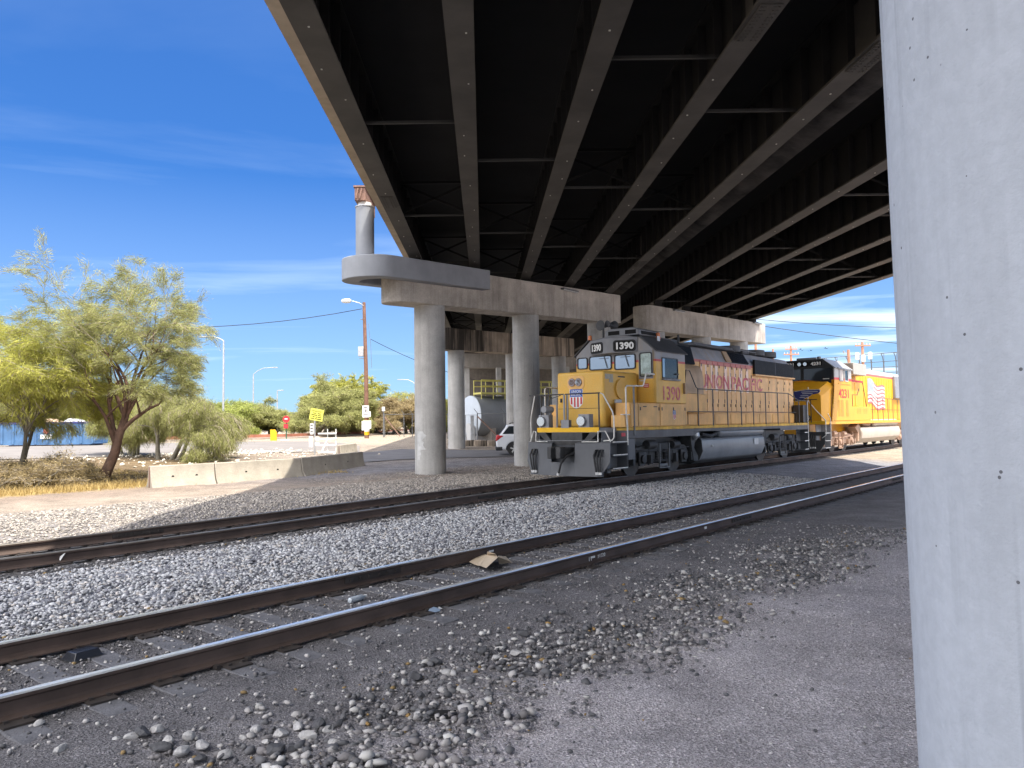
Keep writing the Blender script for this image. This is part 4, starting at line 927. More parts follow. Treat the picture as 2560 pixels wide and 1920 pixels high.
# hood
roof = [(-.90, 1.502), (.90, 1.502), (.90, 3.88), (.62, 4.34), (.3, 4.42), (-.3, 4.42), (-.62, 4.34), (-.90, 3.88)]
m_ = MB(); m_.prism(roof, 'x', 4.701, 16.4); hood = m_.build('long_hood', 'hood_paint', lo, bevel=.03)
m_ = MB(); m_.box(5.0, 16.4, -1.02, -.90, 1.502, 1.93); m_.build('hood_ledge', 'box_yellow', lo, bevel=.01)
for k in range(8): gauge_door('ledge_panel', 5.05+k*1.41, 5.05+k*1.41+1.36, 1.53, 1.90, -1.022, 'box_yellow', hood, False)
xs_ = [6.98, 7.52, 8.02, 8.47, 9.02, 9.62, 10.08, 10.55, 11.05, 11.62, 12.5, 13.45, 14.4, 15.2, 15.85, 16.36]
for i in range(len(xs_)-1):
    z1 = 3.84 if xs_[i] < 11.6 else 3.42
    gauge_door('hood_door', xs_[i]+.015, xs_[i+1]-.015, 1.97, z1, -.902, 'door_paint', hood, True)
# curved blower duct behind the cab and the sheet below it
sec = [(-.90, 3.66), (-1.0, 3.62), (-1.16, 3.45), (-1.24, 3.15), (-1.24, 2.60), (-.90, 2.60)]
m_ = MB(); m_.loft([[(4.72, y, z) for y, z in sec], [(6.15, y, z) for y, z in sec], [(6.6, y*.985-.0, z-.02) for y, z in sec], [(6.95, -.90-(abs(y)-.90)*.45, z-.04) for y, z in sec]]); m_.build('blower_duct', 'duct_brown', lo, angle=50)
m_ = MB(); m_.box(4.72, 6.9, -1.21, -.90, 1.94, 2.598); m_.build('duct_base', 'box_yellow', lo, bevel=.02)
M['decal_red'] = mat('peeling stripe red', (0.50, 0.16, 0.15), .6, scale=6, c2=(.55, .42, .33))
m_ = MB()
for (x0, x1) in ((7.02, 7.14), (7.38, 7.50), (7.86, 8.0), (8.22, 8.45), (9.04, 9.26), (9.48, 9.60), (9.94, 10.06), (10.40, 10.53), (10.57, 10.7), (11.07, 11.3)):
    m_.box(x0, x1, -.9305, -.9255, 2.75, 3.69)
m_.build('peeling_decal', mat('peeling white backing', (0.84, 0.72, 0.64), .7, scale=2.5, c2=(.78, .52, .40)), hood)
text('UNION', .70, (6.96, -.936, 2.86), SIDE['xd'], SIDE['yd'], 'red_fade', hood, width=2.45, bold=.012); text('PACIFIC', .70, (9.62, -.936, 2.86), SIDE['xd'], SIDE['yd'], 'red_fade', hood, width=3.1, bold=.012)
# grilles
def grille(x0, x1, pts, parent, name='intake_grille', nb_=26):
    (ya, za), (yb, zb) = pts; m_ = MB(); m_.plate([(x0, ya, za), (x1, ya, za), (x1, yb, zb), (x0, yb, zb)], (0, -(zb-za), (yb-ya)), .035); o = m_.build(name, 'grille', parent)
    n_ = Vector((0, -(zb-za), yb-ya)).normalized()*.045; m_ = MB()
    for i in range(nb_+1):
        x = x0+(x1-x0)*i/nb_; m_.bar(Vector((x, ya, za))+n_, Vector((x, yb, zb))+n_, .02, .014, tuple(n_))
    m_.build('grille_bar', 'black_steel', o); return o
grille(4.74, 6.45, ((-.95, 3.64), (-.78, 4.28)), lo)
m_ = MB(); m_.plate([(9.25, -.905, 3.89), (9.72, -.905, 3.89), (9.78, -.655, 4.31), (9.38, -.655, 4.31)], (0, -.83, .5), .045); m_.build('access_plate', 'duct_brown', hood)
grille(9.78, 11.35, ((-.905, 3.89), (-.66, 4.30)), hood)
m_ = MB(); m_.box(11.85, 16.33, -.985, -.90, 3.53, 4.12); rd = m_.build('radiator', 'grille', hood)
m_ = MB()
for k in range(60): m_.box(11.88+k*.0745, 11.905+k*.0745, -.998, -.986, 3.56, 4.10)
m_.build('shutter', 'black_steel', rd); m_ = MB(); m_.box(11.8, 16.36, -1.03, -.90, 3.47, 3.528); m_.build('radiator_ledge', 'hood_paint', rd)
m_ = MB(); m_.box(14.05, 14.09, -1.0, -.98, 3.54, 4.12); m_.build('radiator_frame', 'dark_rail', rd)
# roof equipment
for x in (11.3, 13.9, 15.25, 16.0):
    if x == 16.0: continue
    m_ = MB(); m_.lathe([(.56, 0), (.58, .02), (.58, .24), (.55, .25), (.50, .2), (.1, .19)], (x, 0, 4.43), 'z', 28); m_.build('roof_fan', 'roof_grey', hood)
m_ = MB(); m_.box(12.2, 12.9, -.35, .35, 4.43, 4.62); m_.build('exhaust_stack', 'roof_grey', hood, bevel=.03)
m_ = MB(); m_.prism([(-.7, 4.42), (.7, 4.42), (.55, 4.55), (-.55, 4.55)], 'x', 7.2, 10.6); m_.build('roof_hatch', 'loco_grey', hood)
m_ = MB(); m_.tube([(6.2, -.5, 4.42), (6.2, -.5, 4.72)], .04, 8); m_.box(5.0, 6.9, -.1, .5, 4.43, 4.62); m_.build('turbo_hatch', 'roof_grey', hood)
for (a, b) in ((7.0, 9.0), (11.0, 13.2)):
    m_ = MB(); m_.tube([(a, -.5, 4.40), (a, -.5, 4.52), (b, -.5, 4.52), (b, -.5, 4.40)], .014, 6); m_.build('grab_iron', 'loco_grey', hood)
m_ = MB(); m_.box(16.4, 16.43, -.5, .5, 1.9, 3.5); m_.build('hood_end_door', 'box_yellow', hood)
# tank, air reservoir
tp = [(-1.38, .98), (-1.30, 1.06), (1.30, 1.06), (1.38, .98), (1.42, .62), (1.28, .32), (.95, .17), (-.95, .17), (-1.28, .32), (-1.42, .62)]
m_ = MB(); m_.prism(tp, 'x', 6.0, 11.62); tk = m_.build('fuel_tank', 'tank_grey', lo, bevel=.05, seg=3)
m_ = MB(); m_.prism([(y*1.004, z*1.004) for y, z in tp], 'x', 5.985, 6.0); m_.build('tank_end', 'truck_grime', tk)
m_ = MB(); m_.lathe([(.04, -.02), (.04, .0)], (6.75, -1.43, .78), 'y', 10); m_.box(10.5, 10.9, -1.43, -1.40, .72, .95); m_.build('sight_glass', 'galv', tk)
m_ = MB(); m_.lathe([(.02, 0), (.13, .06), (.175, .16), (.175, 4.0), (.13, 4.12), (.02, 4.18)], (7.5, -1.24, 1.235), 'x', 18); m_.build('air_reservoir', 'tank_grey', lo)
m_ = MB(); m_.prism([(5.35, 1.17), (5.75, 1.17), (5.6, .75), (5.9, .45), (5.9, .3), (5.55, .3), (5.45, .7)], 'y', -1.3, -.9); m_.build('air_filter', 'truck_grime', lo)
m_ = MB(); m_.box(5.6, 6.4, -1.2, -.7, .95, 1.25); m_.build('valve_box', 'truck_grime', lo)
m_ = MB(); m_.tube([(6.2, -1.3, 1.2), (6.8, -1.35, 1.12), (7.3, -1.3, 1.18)], .06, 8); m_.build('air_pipe', 'truck_grime', lo)
m_ = MB(); m_.box(11.7, 12.2, -1.25, -.8, .8, 1.25); m_.build('valve_box', 'truck_grime', lo)
m_ = MB(); m_.lathe([(.05, 0), (.17, .12), (.15, .24)], (5.55, -1.36, 1.02), 'z', 14); m_.build('bell', 'galv', lo)
truck(lo, 3.57, (-1.37, 1.37), 'truck_grime', 2.2); truck(lo, 13.92, (-1.37, 1.37), 'truck_grime', 2.2)
# steps at the corners
for (xa, xb, s) in ((.12, .94, -1), (.12, .94, 1), (16.0, 16.5, -1)):
    m_ = MB(); y0, y1 = sorted((s*1.13, s*1.50))
    m_.box(xb-.02, xb, y0, y1, .30, 1.40); m_.box(xa, xb, s*1.13-.012, s*1.13+.012, .30, 1.36)
    st = m_.build('step_well', 'plow_grey', lo)
    for zz in (.30, .68, 1.05):
        m_ = MB(); m_.box(xa+.02, xb-.03, y0, y1, zz, zz+.025); m_.build('step_tread', 'plow_grey', st)
        m_ = MB(); a = s*1.50; m_.box(xa+.02, xb-.03, a-.012, a+.012, zz+.026, zz+.052); m_.build('tread_edge', 'white_rail', st)
m_ = MB(); m_.box(.96, 1.35, -1.50, -1.13, .55, 1.16); m_.build('side_sheet', 'plow_grey', lo)
m_ = MB(); m_.box(.60, .80, -1.512, -1.502, 1.24, 1.34); m_.build('warning_decal', 'red', lo)
# plow with cut outs: built as panels around two openings
def plowface(root, mt, x0):
    def PX(y): return x0 + abs(y)*.20
    def panel(pts): 
        m = MB(); m.plate([(PX(y)-.10*(1-min(1, (z-.1)/.95))**1.5, y, z) for y, z in pts], (-1, 0, .1), -.03); return m
    ms = MB()
    ys = [-1.48, -1.30, -1.02, -.42, .42, 1.02, 1.30, 1.48]
    zs = [.11, .22, .50, .66, .88, 1.06]
    for i in range(len(ys)-1):
        for j in range(len(zs)-1):
            ya, yb, za, zb = ys[i], ys[i+1], zs[j], zs[j+1]
            if abs(ya+yb) < .1 and j >= 2: continue                                  # coupler opening
            if 1.0 < abs(ya+yb)/2 < 1.2 and j == 3: continue                        # hose slots
            if abs(ya+yb)/2 > 1.35 and j == 0: continue                              # rounded corners
            pts = [(ya, za), (yb, za), (yb, zb), (ya, zb)]
            if abs(ya+yb)/2 > 1.35 and j == 1: pts = [(ya if ya > 0 else yb, za), (yb if ya > 0 else ya, zb), (ya if ya > 0 else yb, zb)]
            m = panel(pts); ms._add(m.v, m.f)
    return ms.build('plow', mt, root, smooth=False)
pw = plowface(lo, 'plow_grey', -.28)
m_ = MB()
for s in (-1, 1): m_.plate([(-.2+.08, s*.45, 1.065), (.02, s*1.5, 1.065), (.10, s*1.5, 1.065), (-.02, s*.45, 1.065)], (0, 0, 1), .02)
m_.box(.02, .3, -1.1, 1.1, .95, 1.06); m_.box(.12, .30, -1.3, 1.3, .2, .94); m_.build('plow_shelf', 'plow_grey', pw)
m_ = MB(); m_.box(-.02, .4, -.55, .55, 1.0, 1.36); m_.prism([(-1.1, 1.36), (-.8, 1.36), (-.55, 1.08), (-.75, 1.08)], 'x', .0, .3); m_.prism([(1.1, 1.36), (.8, 1.36), (.55, 1.08), (.75, 1.08)], 'x', .0, .3); m_.build('draft_housing', 'truck_grime', lo)
coupler(lo, -.35, 1)
m_ = MB(); m_.tube([(-.05, -1.05, 1.15), (-.25, -.4, 1.13), (-.28, .6, 1.13), (-.05, 1.05, 1.15)], .014, 6); m_.build('uncoupling_lever', 'dark_galv', lo)
for s, yy in ((1, 1.15), (-1, -1.15)):
    for k in range(3): hose(lo, [(-.06, yy+(k-1)*.11, .86), (-.18, yy+(k-1)*.11, .70), (-.20, yy-.03+(k-1)*.08, .45), (-.20, yy-.06+(k-1)*.07, .24)], .025, name='multiple_unit_hose')
hose(lo, [(-.2, -.38, .78), (-.45, -.30, .70), (-.5, -.12, .48), (-.48, -.02, .2)], .032)
for yy in (.86, -.60):
    m_ = MB(); m_.box(.0, .22, yy-.19, yy+.19, 1.502, 1.90); d = m_.build('ditch_light', 'loco_grey', lo, bevel=.012)
    m_ = MB(); m_.lathe([(.145, -.07), (.15, -.06), (.15, .1)], (-.01, yy+.06, 1.70), 'x', 22); m_.build('housing', 'loco_grey', d); m_ = MB(); m_.lathe([(.02, -.045), (.135, -.072)], (-.01, yy+.06, 1.70), 'x', 22); m_.build('lens', 'lens', d)
m_ = MB(); m_.lathe([(.10, -.3), (.11, -.28), (.10, .1)], (.12, .72, 2.06), 'x', 16); m_.tube([(.15, .72, 1.5), (.15, .72, 2.0)], .05, 8); m_.tube([(.2, .5, 1.5), (.2, .5, 2.4)], .03, 8); m_.build('sand_spout', 'loco_grey', lo)
m_ = MB()
for yy in (-.02, .10): m_.bar((.02, yy, 1.5), (.02, yy, 2.5), .05, .03, (1, 0, 0))
m_.box(-.02, .12, -.08, .20, 1.5, 1.74); m_.build('drop_step_hinge', 'loco_grey', lo)
rails('front_handrail', lo, [(.02, -1.16, 2.50), (.02, .05, 2.50)], [((.02, -1.12), 2.5), ((.02, -.0), 2.5)], 1.45, 'dark_rail', .022)
rails('front_handrail', lo, [(.02, .12, 2.50), (.02, 1.40, 2.50)], [((.02, .95), 2.5)], 1.45, 'dark_rail', .022)
m_ = MB(); m_.tube([(.0, .9, 2.5), (-.02, .55, 2.38), (-.02, .2, 2.47)], .012, 5); m_.build('safety_chain', 'dark_rail', lo)
m_ = MB(); m_.tube([(.02, -1.17, 2.5), (.06, -1.24, 2.46), (.18, -1.47, 1.96), (.2, -1.50, 1.80), (.2, -1.50, 1.22), (.18, -1.44, 1.14), (.1, -1.2, 1.12)], .021, 7); m_.build('corner_grab_rail', 'white_rail', lo)
m_ = MB(); m_.tube([(2.6, -1.5, 3.12), (2.1, -1.5, 3.13), (1.95, -1.49, 2.80), (1.9, -1.49, 2.74), (.98, -1.49, 2.72), (.90, -1.49, 2.66), (.90, -1.49, 1.90), (.94, -1.50, 1.5), (.94, -1.50, .98)], .023, 7); m_.box(.72, 1.12, -1.50, -1.40, 1.862, 1.885); m_.build('corner_grab_rail', 'white_rail', lo)
m_ = MB(); m_.bar((1.32, -1.51, 1.25), (1.32, -1.51, 2.70), .06, .03, (0, 1, 0)); m_.build('rail_stanchion', 'dark_galv', lo)
for s in (-1, 1):
    m_ = MB(); m_.tube([(-.06, s*1.12, 1.10), (-.05, s*1.12, 1.40), (.06, s*1.30, 1.40), (.10, s*1.44, 1.10)], .018, 6); m_.tube([(-.15, s*.62, 1.10), (-.05, s*1.1, 1.10)], .016, 6); m_.build('foot_grab', 'white_rail', lo)
m_ = MB(); m_.tube([(.2, 1.5, 1.2), (.2, 1.5, 1.8), (.02, 1.2, 2.5)], .021, 7); m_.tube([(.92, 1.49, 1.2), (.92, 1.49, 2.72), (1.0, 1.49, 2.78), (2.0, 1.3, 2.78)], .023, 7); m_.build('corner_grab_rail', 'white_rail', lo)
m_ = MB(); m_.bar((1.1, 1.48, 1.45), (1.1, 1.48, 2.78), .05, .03); m_.tube([(.95, 1.48, 2.77), (2.6, 1.4, 2.77)], .02, 6); m_.build('side_handrail', 'dark_rail', lo)
pts_ = [5.6, 6.76, 7.97, 9.2, 10.35, 11.6, 12.9, 14.15]
rails('side_handrail', lo, [(4.72, -1.45, 2.73), (4.74, -1.5, 3.36), (5.0, -1.5, 3.34), (5.45, -1.5, 2.80), (5.6, -1.5, 2.75), (14.15, -1.5, 2.77), (15.35, -1.5, 2.50), (16.45, -1.5, 2.48)], [((x, -1.49), 2.76) for x in pts_] + [((15.4, -1.49), 2.50), ((16.42, -1.49), 2.48)], 1.42, 'dark_rail', .018, pw=.055,
      mid=[(4.8, -1.5, 1.55), (4.8, -1.5, 1.97), (15.0, -1.5, 1.97), (15.0, -1.5, 1.5)])
rails('side_handrail', lo, [(4.8, 1.5, 2.75), (16.4, 1.5, 2.75)], [((x, 1.49), 2.76) for x in pts_], 1.42, 'dark_rail', .018)
m_ = MB(); m_.tube([(16.48, -1.5, 2.48), (16.5, -1.5, .4)], .018, 6); m_.tube([(16.48, -1.1, 2.45), (16.5, -1.2, 1.5)], .018, 6); m_.build('corner_grab_rail', 'white_rail', lo)
coupler(lo, 16.75, -1)
m_ = MB(); m_.box(16.05, 16.6, -1.45, -1.0, 1.52, 2.3); m_.build('ditch_light_box', 'dark_rail', lo)
M['number_shadow'] = M['red_fade']
# ---- the bright six-axle wide-cab locomotive behind
YB = (0.74, 0.355, 0.012); GB = (0.40, 0.385, 0.36)
M['bright_cab'] = mat('bright cab paint', YB, 0.4, var=0.05, scale=1.5, bands=[(0, YB), (3.58, (0.62, 0.04, 0.03)), (3.68, GB)], streak=.12, stain=(.45, .25, .06))
M['bright_hood'] = mat('bright hood paint', YB, 0.45, var=0.06, scale=1.5, bands=[(0, YB), (4.10, (0.62, 0.10, 0.07)), (4.22, GB)], streak=.15, stain=(.48, .27, .07))
M['bright_yellow'] = mat('bright yellow', YB, 0.4, var=0.06, scale=1.2, streak=.15, stain=(.48, .27, .05))
M['cab_charcoal'] = mat('charcoal cab front', (0.028, 0.029, 0.031), 0.5, var=.15, scale=2)
M['tank_tan'] = mat('dusty tank', (0.46, 0.40, 0.33), 0.6, var=.1, scale=1.2, streak=.3, stain=(.36, .28, .21))
lb = thing('diesel_locomotive', 'bright yellow wide cab diesel locomotive numbered 4231 with a waving flag, lit by the sun', 'locomotive', W(37.4, 13.25, ZR), TROT, 'union railway locomotives')
m_ = MB(); m_.box(.0, 21.5, -1.5, 1.5, 1.40, 1.56); m_.box(.5, 21.0, -.6, .6, .9, 1.40); m_.build('underframe', 'bright_yellow', lb, bevel=.01)
m_ = MB(); m_.box(-.02, .6, -1.52, 1.52, 1.44, 1.56); m_.build('sill_stripe', 'sill_yellow', lb)
# wide nose: lofted, sloping up to the windshield
def ring(x, w, zt): return [(x, -w, 1.57), (x, w, 1.57), (x, w, zt-.25), (x, w-.22, zt), (x, -w+.22, zt), (x, -w, zt-.25)]
m_ = MB(); m_.loft([ring(.05, 1.34, 3.02), ring(.45, 1.42, 3.14), ring(1.75, 1.46, 3.58)]); m_.build('nose', 'bright_yellow', lb, angle=25)
# cab shell
pr = [(-1.52, 1.565), (1.52, 1.565), (1.52, 4.18), (.95, 4.62), (-.95, 4.62), (-1.52, 4.18)]
m_ = MB(); m_.loft([[(1.30 if z < 3 else 1.62 if z < 4 else 1.72, y, z) for y, z in [(-1.52, 1.565), (1.52, 1.565), (1.52, 3.5), (1.52, 4.18), (.95, 4.62), (-.95, 4.62), (-1.52, 4.18), (-1.52, 3.5)]],
               [(4.45, y, z) for y, z in [(-1.52, 1.565), (1.52, 1.565), (1.52, 3.5), (1.52, 4.18), (.95, 4.62), (-.95, 4.62), (-1.52, 4.18), (-1.52, 3.5)]]])
c2 = m_.build('cab', 'bright_cab', lb, bevel=.02, angle=25)
m_ = MB(); m_.plate([(1.60, -1.50, 3.60), (1.60, 1.50, 3.60), (1.60, 1.50, 4.20), (1.70, .97, 4.63), (1.70, -.97, 4.63), (1.60, -1.50, 4.20)], (-1, 0, .1), .035); cf_ = m_.build('cab_front', 'cab_charcoal', c2, smooth=False)
for s in (-1, 1):
    pts = [(1.545, s*.08, 3.64), (1.545, s*1.40, 3.42), (1.555, s*1.42, 4.10), (1.555, s*1.34, 4.17), (1.555, s*.08, 4.17)]
    m_ = MB(); m_.plate(pts if s > 0 else pts[::-1], (-1, 0, 0), .012); m_.build('windshield', 'glass', cf_, smooth=False)
    m_ = MB(); m_.plate([(1.535, s*1.0, 3.62), (1.535, s*1.3, 3.62), (1.535, s*1.3, 3.66), (1.535, s*1.0, 3.66)], (-1, 0, 0), .004); m_.build('cab_notice', 'silver', cf_)
m_ = MB(); m_.box(1.585, 1.63, -1.34, -1.1, 3.40, 3.62); m_.build('windshield_sill', 'bright_yellow', c2)
m_ = MB(); m_.prism(rounded(.0, 4.42, .62, .26, .1), 'x', 1.58, 1.63); hb = m_.build('headlight_box', 'black', c2)
for yy in (.14, -.14): m_ = MB(); m_.lathe([(.02, -.005), (.09, -.03)], (1.58, yy, 4.42), 'x', 18); m_.build('headlight', 'lens', hb)
for yc in (-.66, .66):
    m_ = MB(); m_.prism(rounded(yc, 4.42, .60, .24, .05), 'x', 1.60, 1.64); b_ = m_.build('number_board', 'black', c2); text('4231', .22, (1.592, yc+.24, 4.345), FRONT['xd'], FRONT['yd'], 'white', b_, width=.48, bold=.008)
m_ = MB(); m_.prism(rounded(1.68, 3.92, .22, .42, .06), 'x', 1.40, 1.46); m_.bar((1.43, 1.55, 3.75), (1.55, 1.5, 3.75), .03, .03); m_.build('mirror', 'white', c2)
for s in (-1, 1):
    m_ = MB(); m_.plate([(1.68, s*1.56, 4.15), (4.6, s*1.56, 4.15), (4.6, s*.95, 4.63), (1.68, s*.95, 4.63)], (0, s*.5, .86), .03); m_.build('roof_slope', mat('pale roof grey', (.36, .36, .36), .5), c2)  # slopes in a pale grey
m_ = MB(); m_.box(2.2, 3.6, -.5, .5, 4.63, 4.78); m_.lathe([(.1, 0), (.1, .16)], (2.0, -.7, 4.63), 'z', 12); m_.build('roof_unit', 'loco_grey', c2, bevel=.03)
window('side_window', c2, 'y', (2.72, -1.515, 3.88), .62, .58, mat('pale cab blind', (.50, .44, .39), .5), 'loco_grey', .03, fr=.05); window('side_window', c2, 'y', (3.55, -1.515, 3.85), .50, .52, 'glass', 'silver', .03, fr=.04)  # first pane is a pale tan, second is dark glass
m_ = MB(); m_.box(2.0, 4.1, -1.62, -1.522, 4.14, 4.20); m_.build('sunshade', 'loco_grey', c2)
m_ = MB(); m_.box(2.2, 4.2, -1.545, -1.522, 3.40, 3.44); m_.build('cab_belt', 'bright_yellow', c2)
text('4231', .62, (2.25, -1.528, 2.72), SIDE['xd'], SIDE['yd'], 'red', c2, width=1.6, bold=.008)
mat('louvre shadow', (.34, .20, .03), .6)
for (a, b) in ((2.05, 2.40), (2.52, 2.95), (3.35, 3.75)):
    m_ = MB()
    for k in range(15): m_.box(a, b, -1.53, -1.523, 1.80+k*.055, 1.815+k*.055)
    m_.build('louvre', bpy.data.materials['louvre shadow'], c2)
m_ = MB(); m_.prism([(1.05, 1.56), (1.305, 1.56), (1.305, 3.0), (1.62, 3.5), (1.58, 3.56)], 'y', -1.53, -1.50); m_.build('nose_edge', 'bright_yellow', c2)
# wing emblem on the nose
def wing(parent, x, yc, zc, sc):
    P = lambda u, v, d: (x-d+.10*0, yc-u*sc, zc+v*sc)
    w1 = [(-.10, .28), (.55, .36), (1.35, .36), (1.42, .30), (1.38, .20), (1.25, .14), (.95, .10), (.85, .02), (.60, -.08), (.35, -.22), (.0, -.24), (-.04, .0)]
    m_ = MB(); m_.plate([P(u*1.03-.01, v*1.12-.01, .0) for u, v in w1], (-1, 0, 0), .012); e = m_.build('emblem', 'silver', parent, smooth=False)
    m_ = MB(); m_.plate([P(u, v, .014) for u, v in w1], (-1, 0, 0), .004); m_.build('wing', 'navy', e, smooth=False)
    for (a, b, z) in ((.35, 1.30, .24), (.40, 1.0, .14), (.30, .75, .02), (.25, .55, -.08)):
        m_ = MB(); m_.plate([P(a, z, .020), P(b, z, .020), P(b, z+.035, .020), P(a, z+.035, .020)], (-1, 0, 0), .003); m_.build('feather_line', 'silver', e, smooth=False)
    return e
m_ = MB(); m_.box(-.01, .06, -1.28, 1.28, 2.35, 2.94); 
wing(lb, .03, -.16, 2.76, .82)
shield(.04, .14, 2.72, .42, .5, lb)
# side body: equipment case behind the cab, dynamic brake box, hood
m_ = MB(); m_.box(4.455, 8.0, -1.12, 1.12, 1.565, 3.72); m_.box(4.455, 7.9, -1.5, 1.5, 1.565, 2.30); m_.build('equipment_case', 'bright_yellow', lb, bevel=.02)
m_ = MB(); m_.box(4.6, 5.05, -1.14, -1.121, 2.34, 3.6); m_.box(5.6, 6.3, -1.14, -1.121, 2.34, 3.6); m_.box(6.4, 7.0, -1.14, -1.121, 2.34, 3.6); m_.build('case_door', 'bright_yellow', lb, bevel=.01)
m_ = MB(); m_.box(4.46, 8.0, -1.13, -1.121, 3.64, 3.74); m_.build('red_stripe', 'red', lb)
for xx in (5.3, 5.75, 6.5, 6.9):
    m_ = MB()
    for k in range(4): m_.box(xx, xx+.28, -1.508, -1.502, 1.95+k*.07, 1.965+k*.07)
    m_.build('louvre', bpy.data.materials['louvre shadow'], lb)
m_ = MB(); m_.prism([(-.92, 1.565), (.92, 1.565), (.92, 4.1), (.7, 4.52), (-.7, 4.52), (-.92, 4.1)], 'x', 4.456, 21.3); h2 = m_.build('long_hood', 'bright_hood', lb, bevel=.03)
m_ = MB(); m_.box(5.0, 7.4, -1.48, -.9, 3.98, 4.60); m_.build('dynamic_brake_box', mat('brake box grey', (.38, .36, .32), .6, var=.1), lb, bevel=.03)
m_ = MB(); m_.box(15.3, 18.6, -1.08, -.921, 2.9, 4.3); m_.build('radiator_cowl', 'loco_grey', h2, bevel=.03)
m_ = MB()
for k in range(22): m_.box(8.2+k*.56, 8.215+k*.56, -.932, -.921, 2.0, 4.05)
m_.build('door_seam', bpy.data.materials['louvre shadow'], h2)
# waving flag painted on the hood
fm = MB(); nx, nz = 22, 13; x0_, x1_, z0_, z1_ = 9.6, 13.3, 2.35, 3.80
def FP(i, j):
    u = i/nx; v = j/nz; return (x0_+(x1_-x0_)*u, -.936, z0_+(z1_-z0_)*v + .10*math.sin(u*9.0) + .22*math.cos(u*3.6)*(.6) - .1*u)
for i in range(nx):
    for j in range(nz):
        fm.cur = 2 if (i < 8 and j >= 6) else (j % 2)
        a, b, c, d = FP(i, j), FP(i+1, j), FP(i+1, j+1), FP(i, j+1); fm._add([a, b, c, d], [(0, 1, 2, 3)])
M['flag_red'] = mat('flag red', (.58, .09, .09), .5, scale=5, c2=(.6, .22, .2)); M['flag_white'] = plain('flag white', (.66, .63, .60), .5); M['flag_blue'] = mat('flag grey blue', (.26, .30, .36), .5, scale=5, c2=(.38, .40, .43))
fm.build('flag_decal', ['flag_red', 'flag_white', 'flag_blue'], h2, smooth=False)
rails('side_handrail', lb, [(8.0, -1.5, 2.80), (21, -1.5, 2.80)], [((8.3+k*1.12, -1.49), 2.8) for k in range(12)], 1.5, 'dark_rail', .018, mid=[(8.0, -1.5, 2.15), (21, -1.5, 2.15)])
m_ = MB(); m_.tube([(4.55, -1.5, 2.3), (4.55, -1.5, 2.9), (5.4, -1.5, 2.9), (5.8, -1.5, 3.25)], .02, 6); m_.tube([(7.1, -1.5, 2.3), (6.9, -1.4, 3.6)], .02, 6); m_.build('case_handrail', 'dark_rail', lb)
tp2 = [(-1.38, 1.2), (1.38, 1.2), (1.48, .9), (1.42, .6), (1.1, .34), (-1.1, .34), (-1.42, .6), (-1.48, .9)]
m_ = MB(); m_.prism(tp2, 'x', 6.25, 14.5); m_.build('fuel_tank', 'tank_tan', lb, bevel=.06, seg=3)
m_ = MB(); m_.lathe([(.02, 0), (.14, .05), (.2, .18), (.2, 5.2), (.02, 5.4)], (9.0, -1.22, 1.42), 'x', 18); m_.build('air_reservoir', 'tank_tan', lb)
m_ = MB(); m_.prism([(5.6, 1.2), (6.2, 1.4), (6.6, 1.2), (6.5, .5), (6.0, .45), (6.1, .9)], 'y', -1.3, -.9); m_.build('air_filter', 'truck_dust', lb); m_ = MB(); m_.tube([(7.2, -1.2, 1.35), (8.2, -1.3, 1.32), (8.8, -1.2, 1.42)], .07, 8); m_.build('air_pipe', 'truck_dust', lb)
truck(lb, 3.05, (-2.0, 0.0, 2.0), 'truck_dust', 3.0); truck(lb, 17.2, (-2.0, 0.0, 2.0), 'truck_dust', 3.0)
pw2 = plowface(lb, 'cab_charcoal', -.25)
coupler(lb, -.35, 1)
for s in (-1, 1):
    m_ = MB(); y0, y1 = sorted((s*1.08, s*1.52)); m_.box(.72, .75, y0, y1, .28, 1.44); m_.box(.0, .74, s*1.08-.015, s*1.08+.015, .25, 1.44); sw = m_.build('step_well', 'loco_grey', lb)
    for zz in (.28, .62, .98): m_ = MB(); m_.box(.05, .72, y0, y1, zz, zz+.03); m_.build('step_tread', 'white_rail', sw)
    m_ = MB(); m_.tube([(.1, s*.75, 3.2), (.02, s*.75, 2.55), (.0, s*1.1, 2.1), (.02, s*1.54, 1.6), (.02, s*1.54, .9), (.02, s*1.3, .72)], .02, 6); m_.tube([(.74, s*1.0, 2.9), (.74, s*1.12, 2.5), (.74, s*1.54, 1.7), (.74, s*1.55, .7)], .02, 6); m_.build('corner_grab_rail', 'white_rail', lb)
    m_ = MB(); m_.lathe([(.12, -.05), (.14, -.04), (.14, .12)], (.0, s*.72, 1.72), 'x', 18); d = m_.build('ditch_light', 'dark_rail', lb); m_ = MB(); m_.lathe([(.02, -.03), (.115, -.052)], (.0, s*.72, 1.72), 'x', 18); m_.build('lens', 'lens', d)
m_ = MB(); m_.tube([(-.05, -1.2, 2.6), (-.05, 1.2, 2.6)], .022, 6); m_.bar((-.05, -.9, 1.5), (-.05, -.9, 2.6), .04, .02); m_.bar((-.05, .9, 1.5), (-.05, .9, 2.6), .04, .02); m_.build('front_handrail', 'dark_rail', lb)
for k in range(3): hose(lb, [(-.1, -1.1+k*.1, .9), (-.25, -1.1+k*.1, .7), (-.25, -1.1+k*.1, .35)], .025, name='multiple_unit_hose')
# ------------------------------------------------------------------ street and yard things
def gpos(px, py, Y):
    p = at(px, py, Y); p.z = gz(p.x, p.y); return p
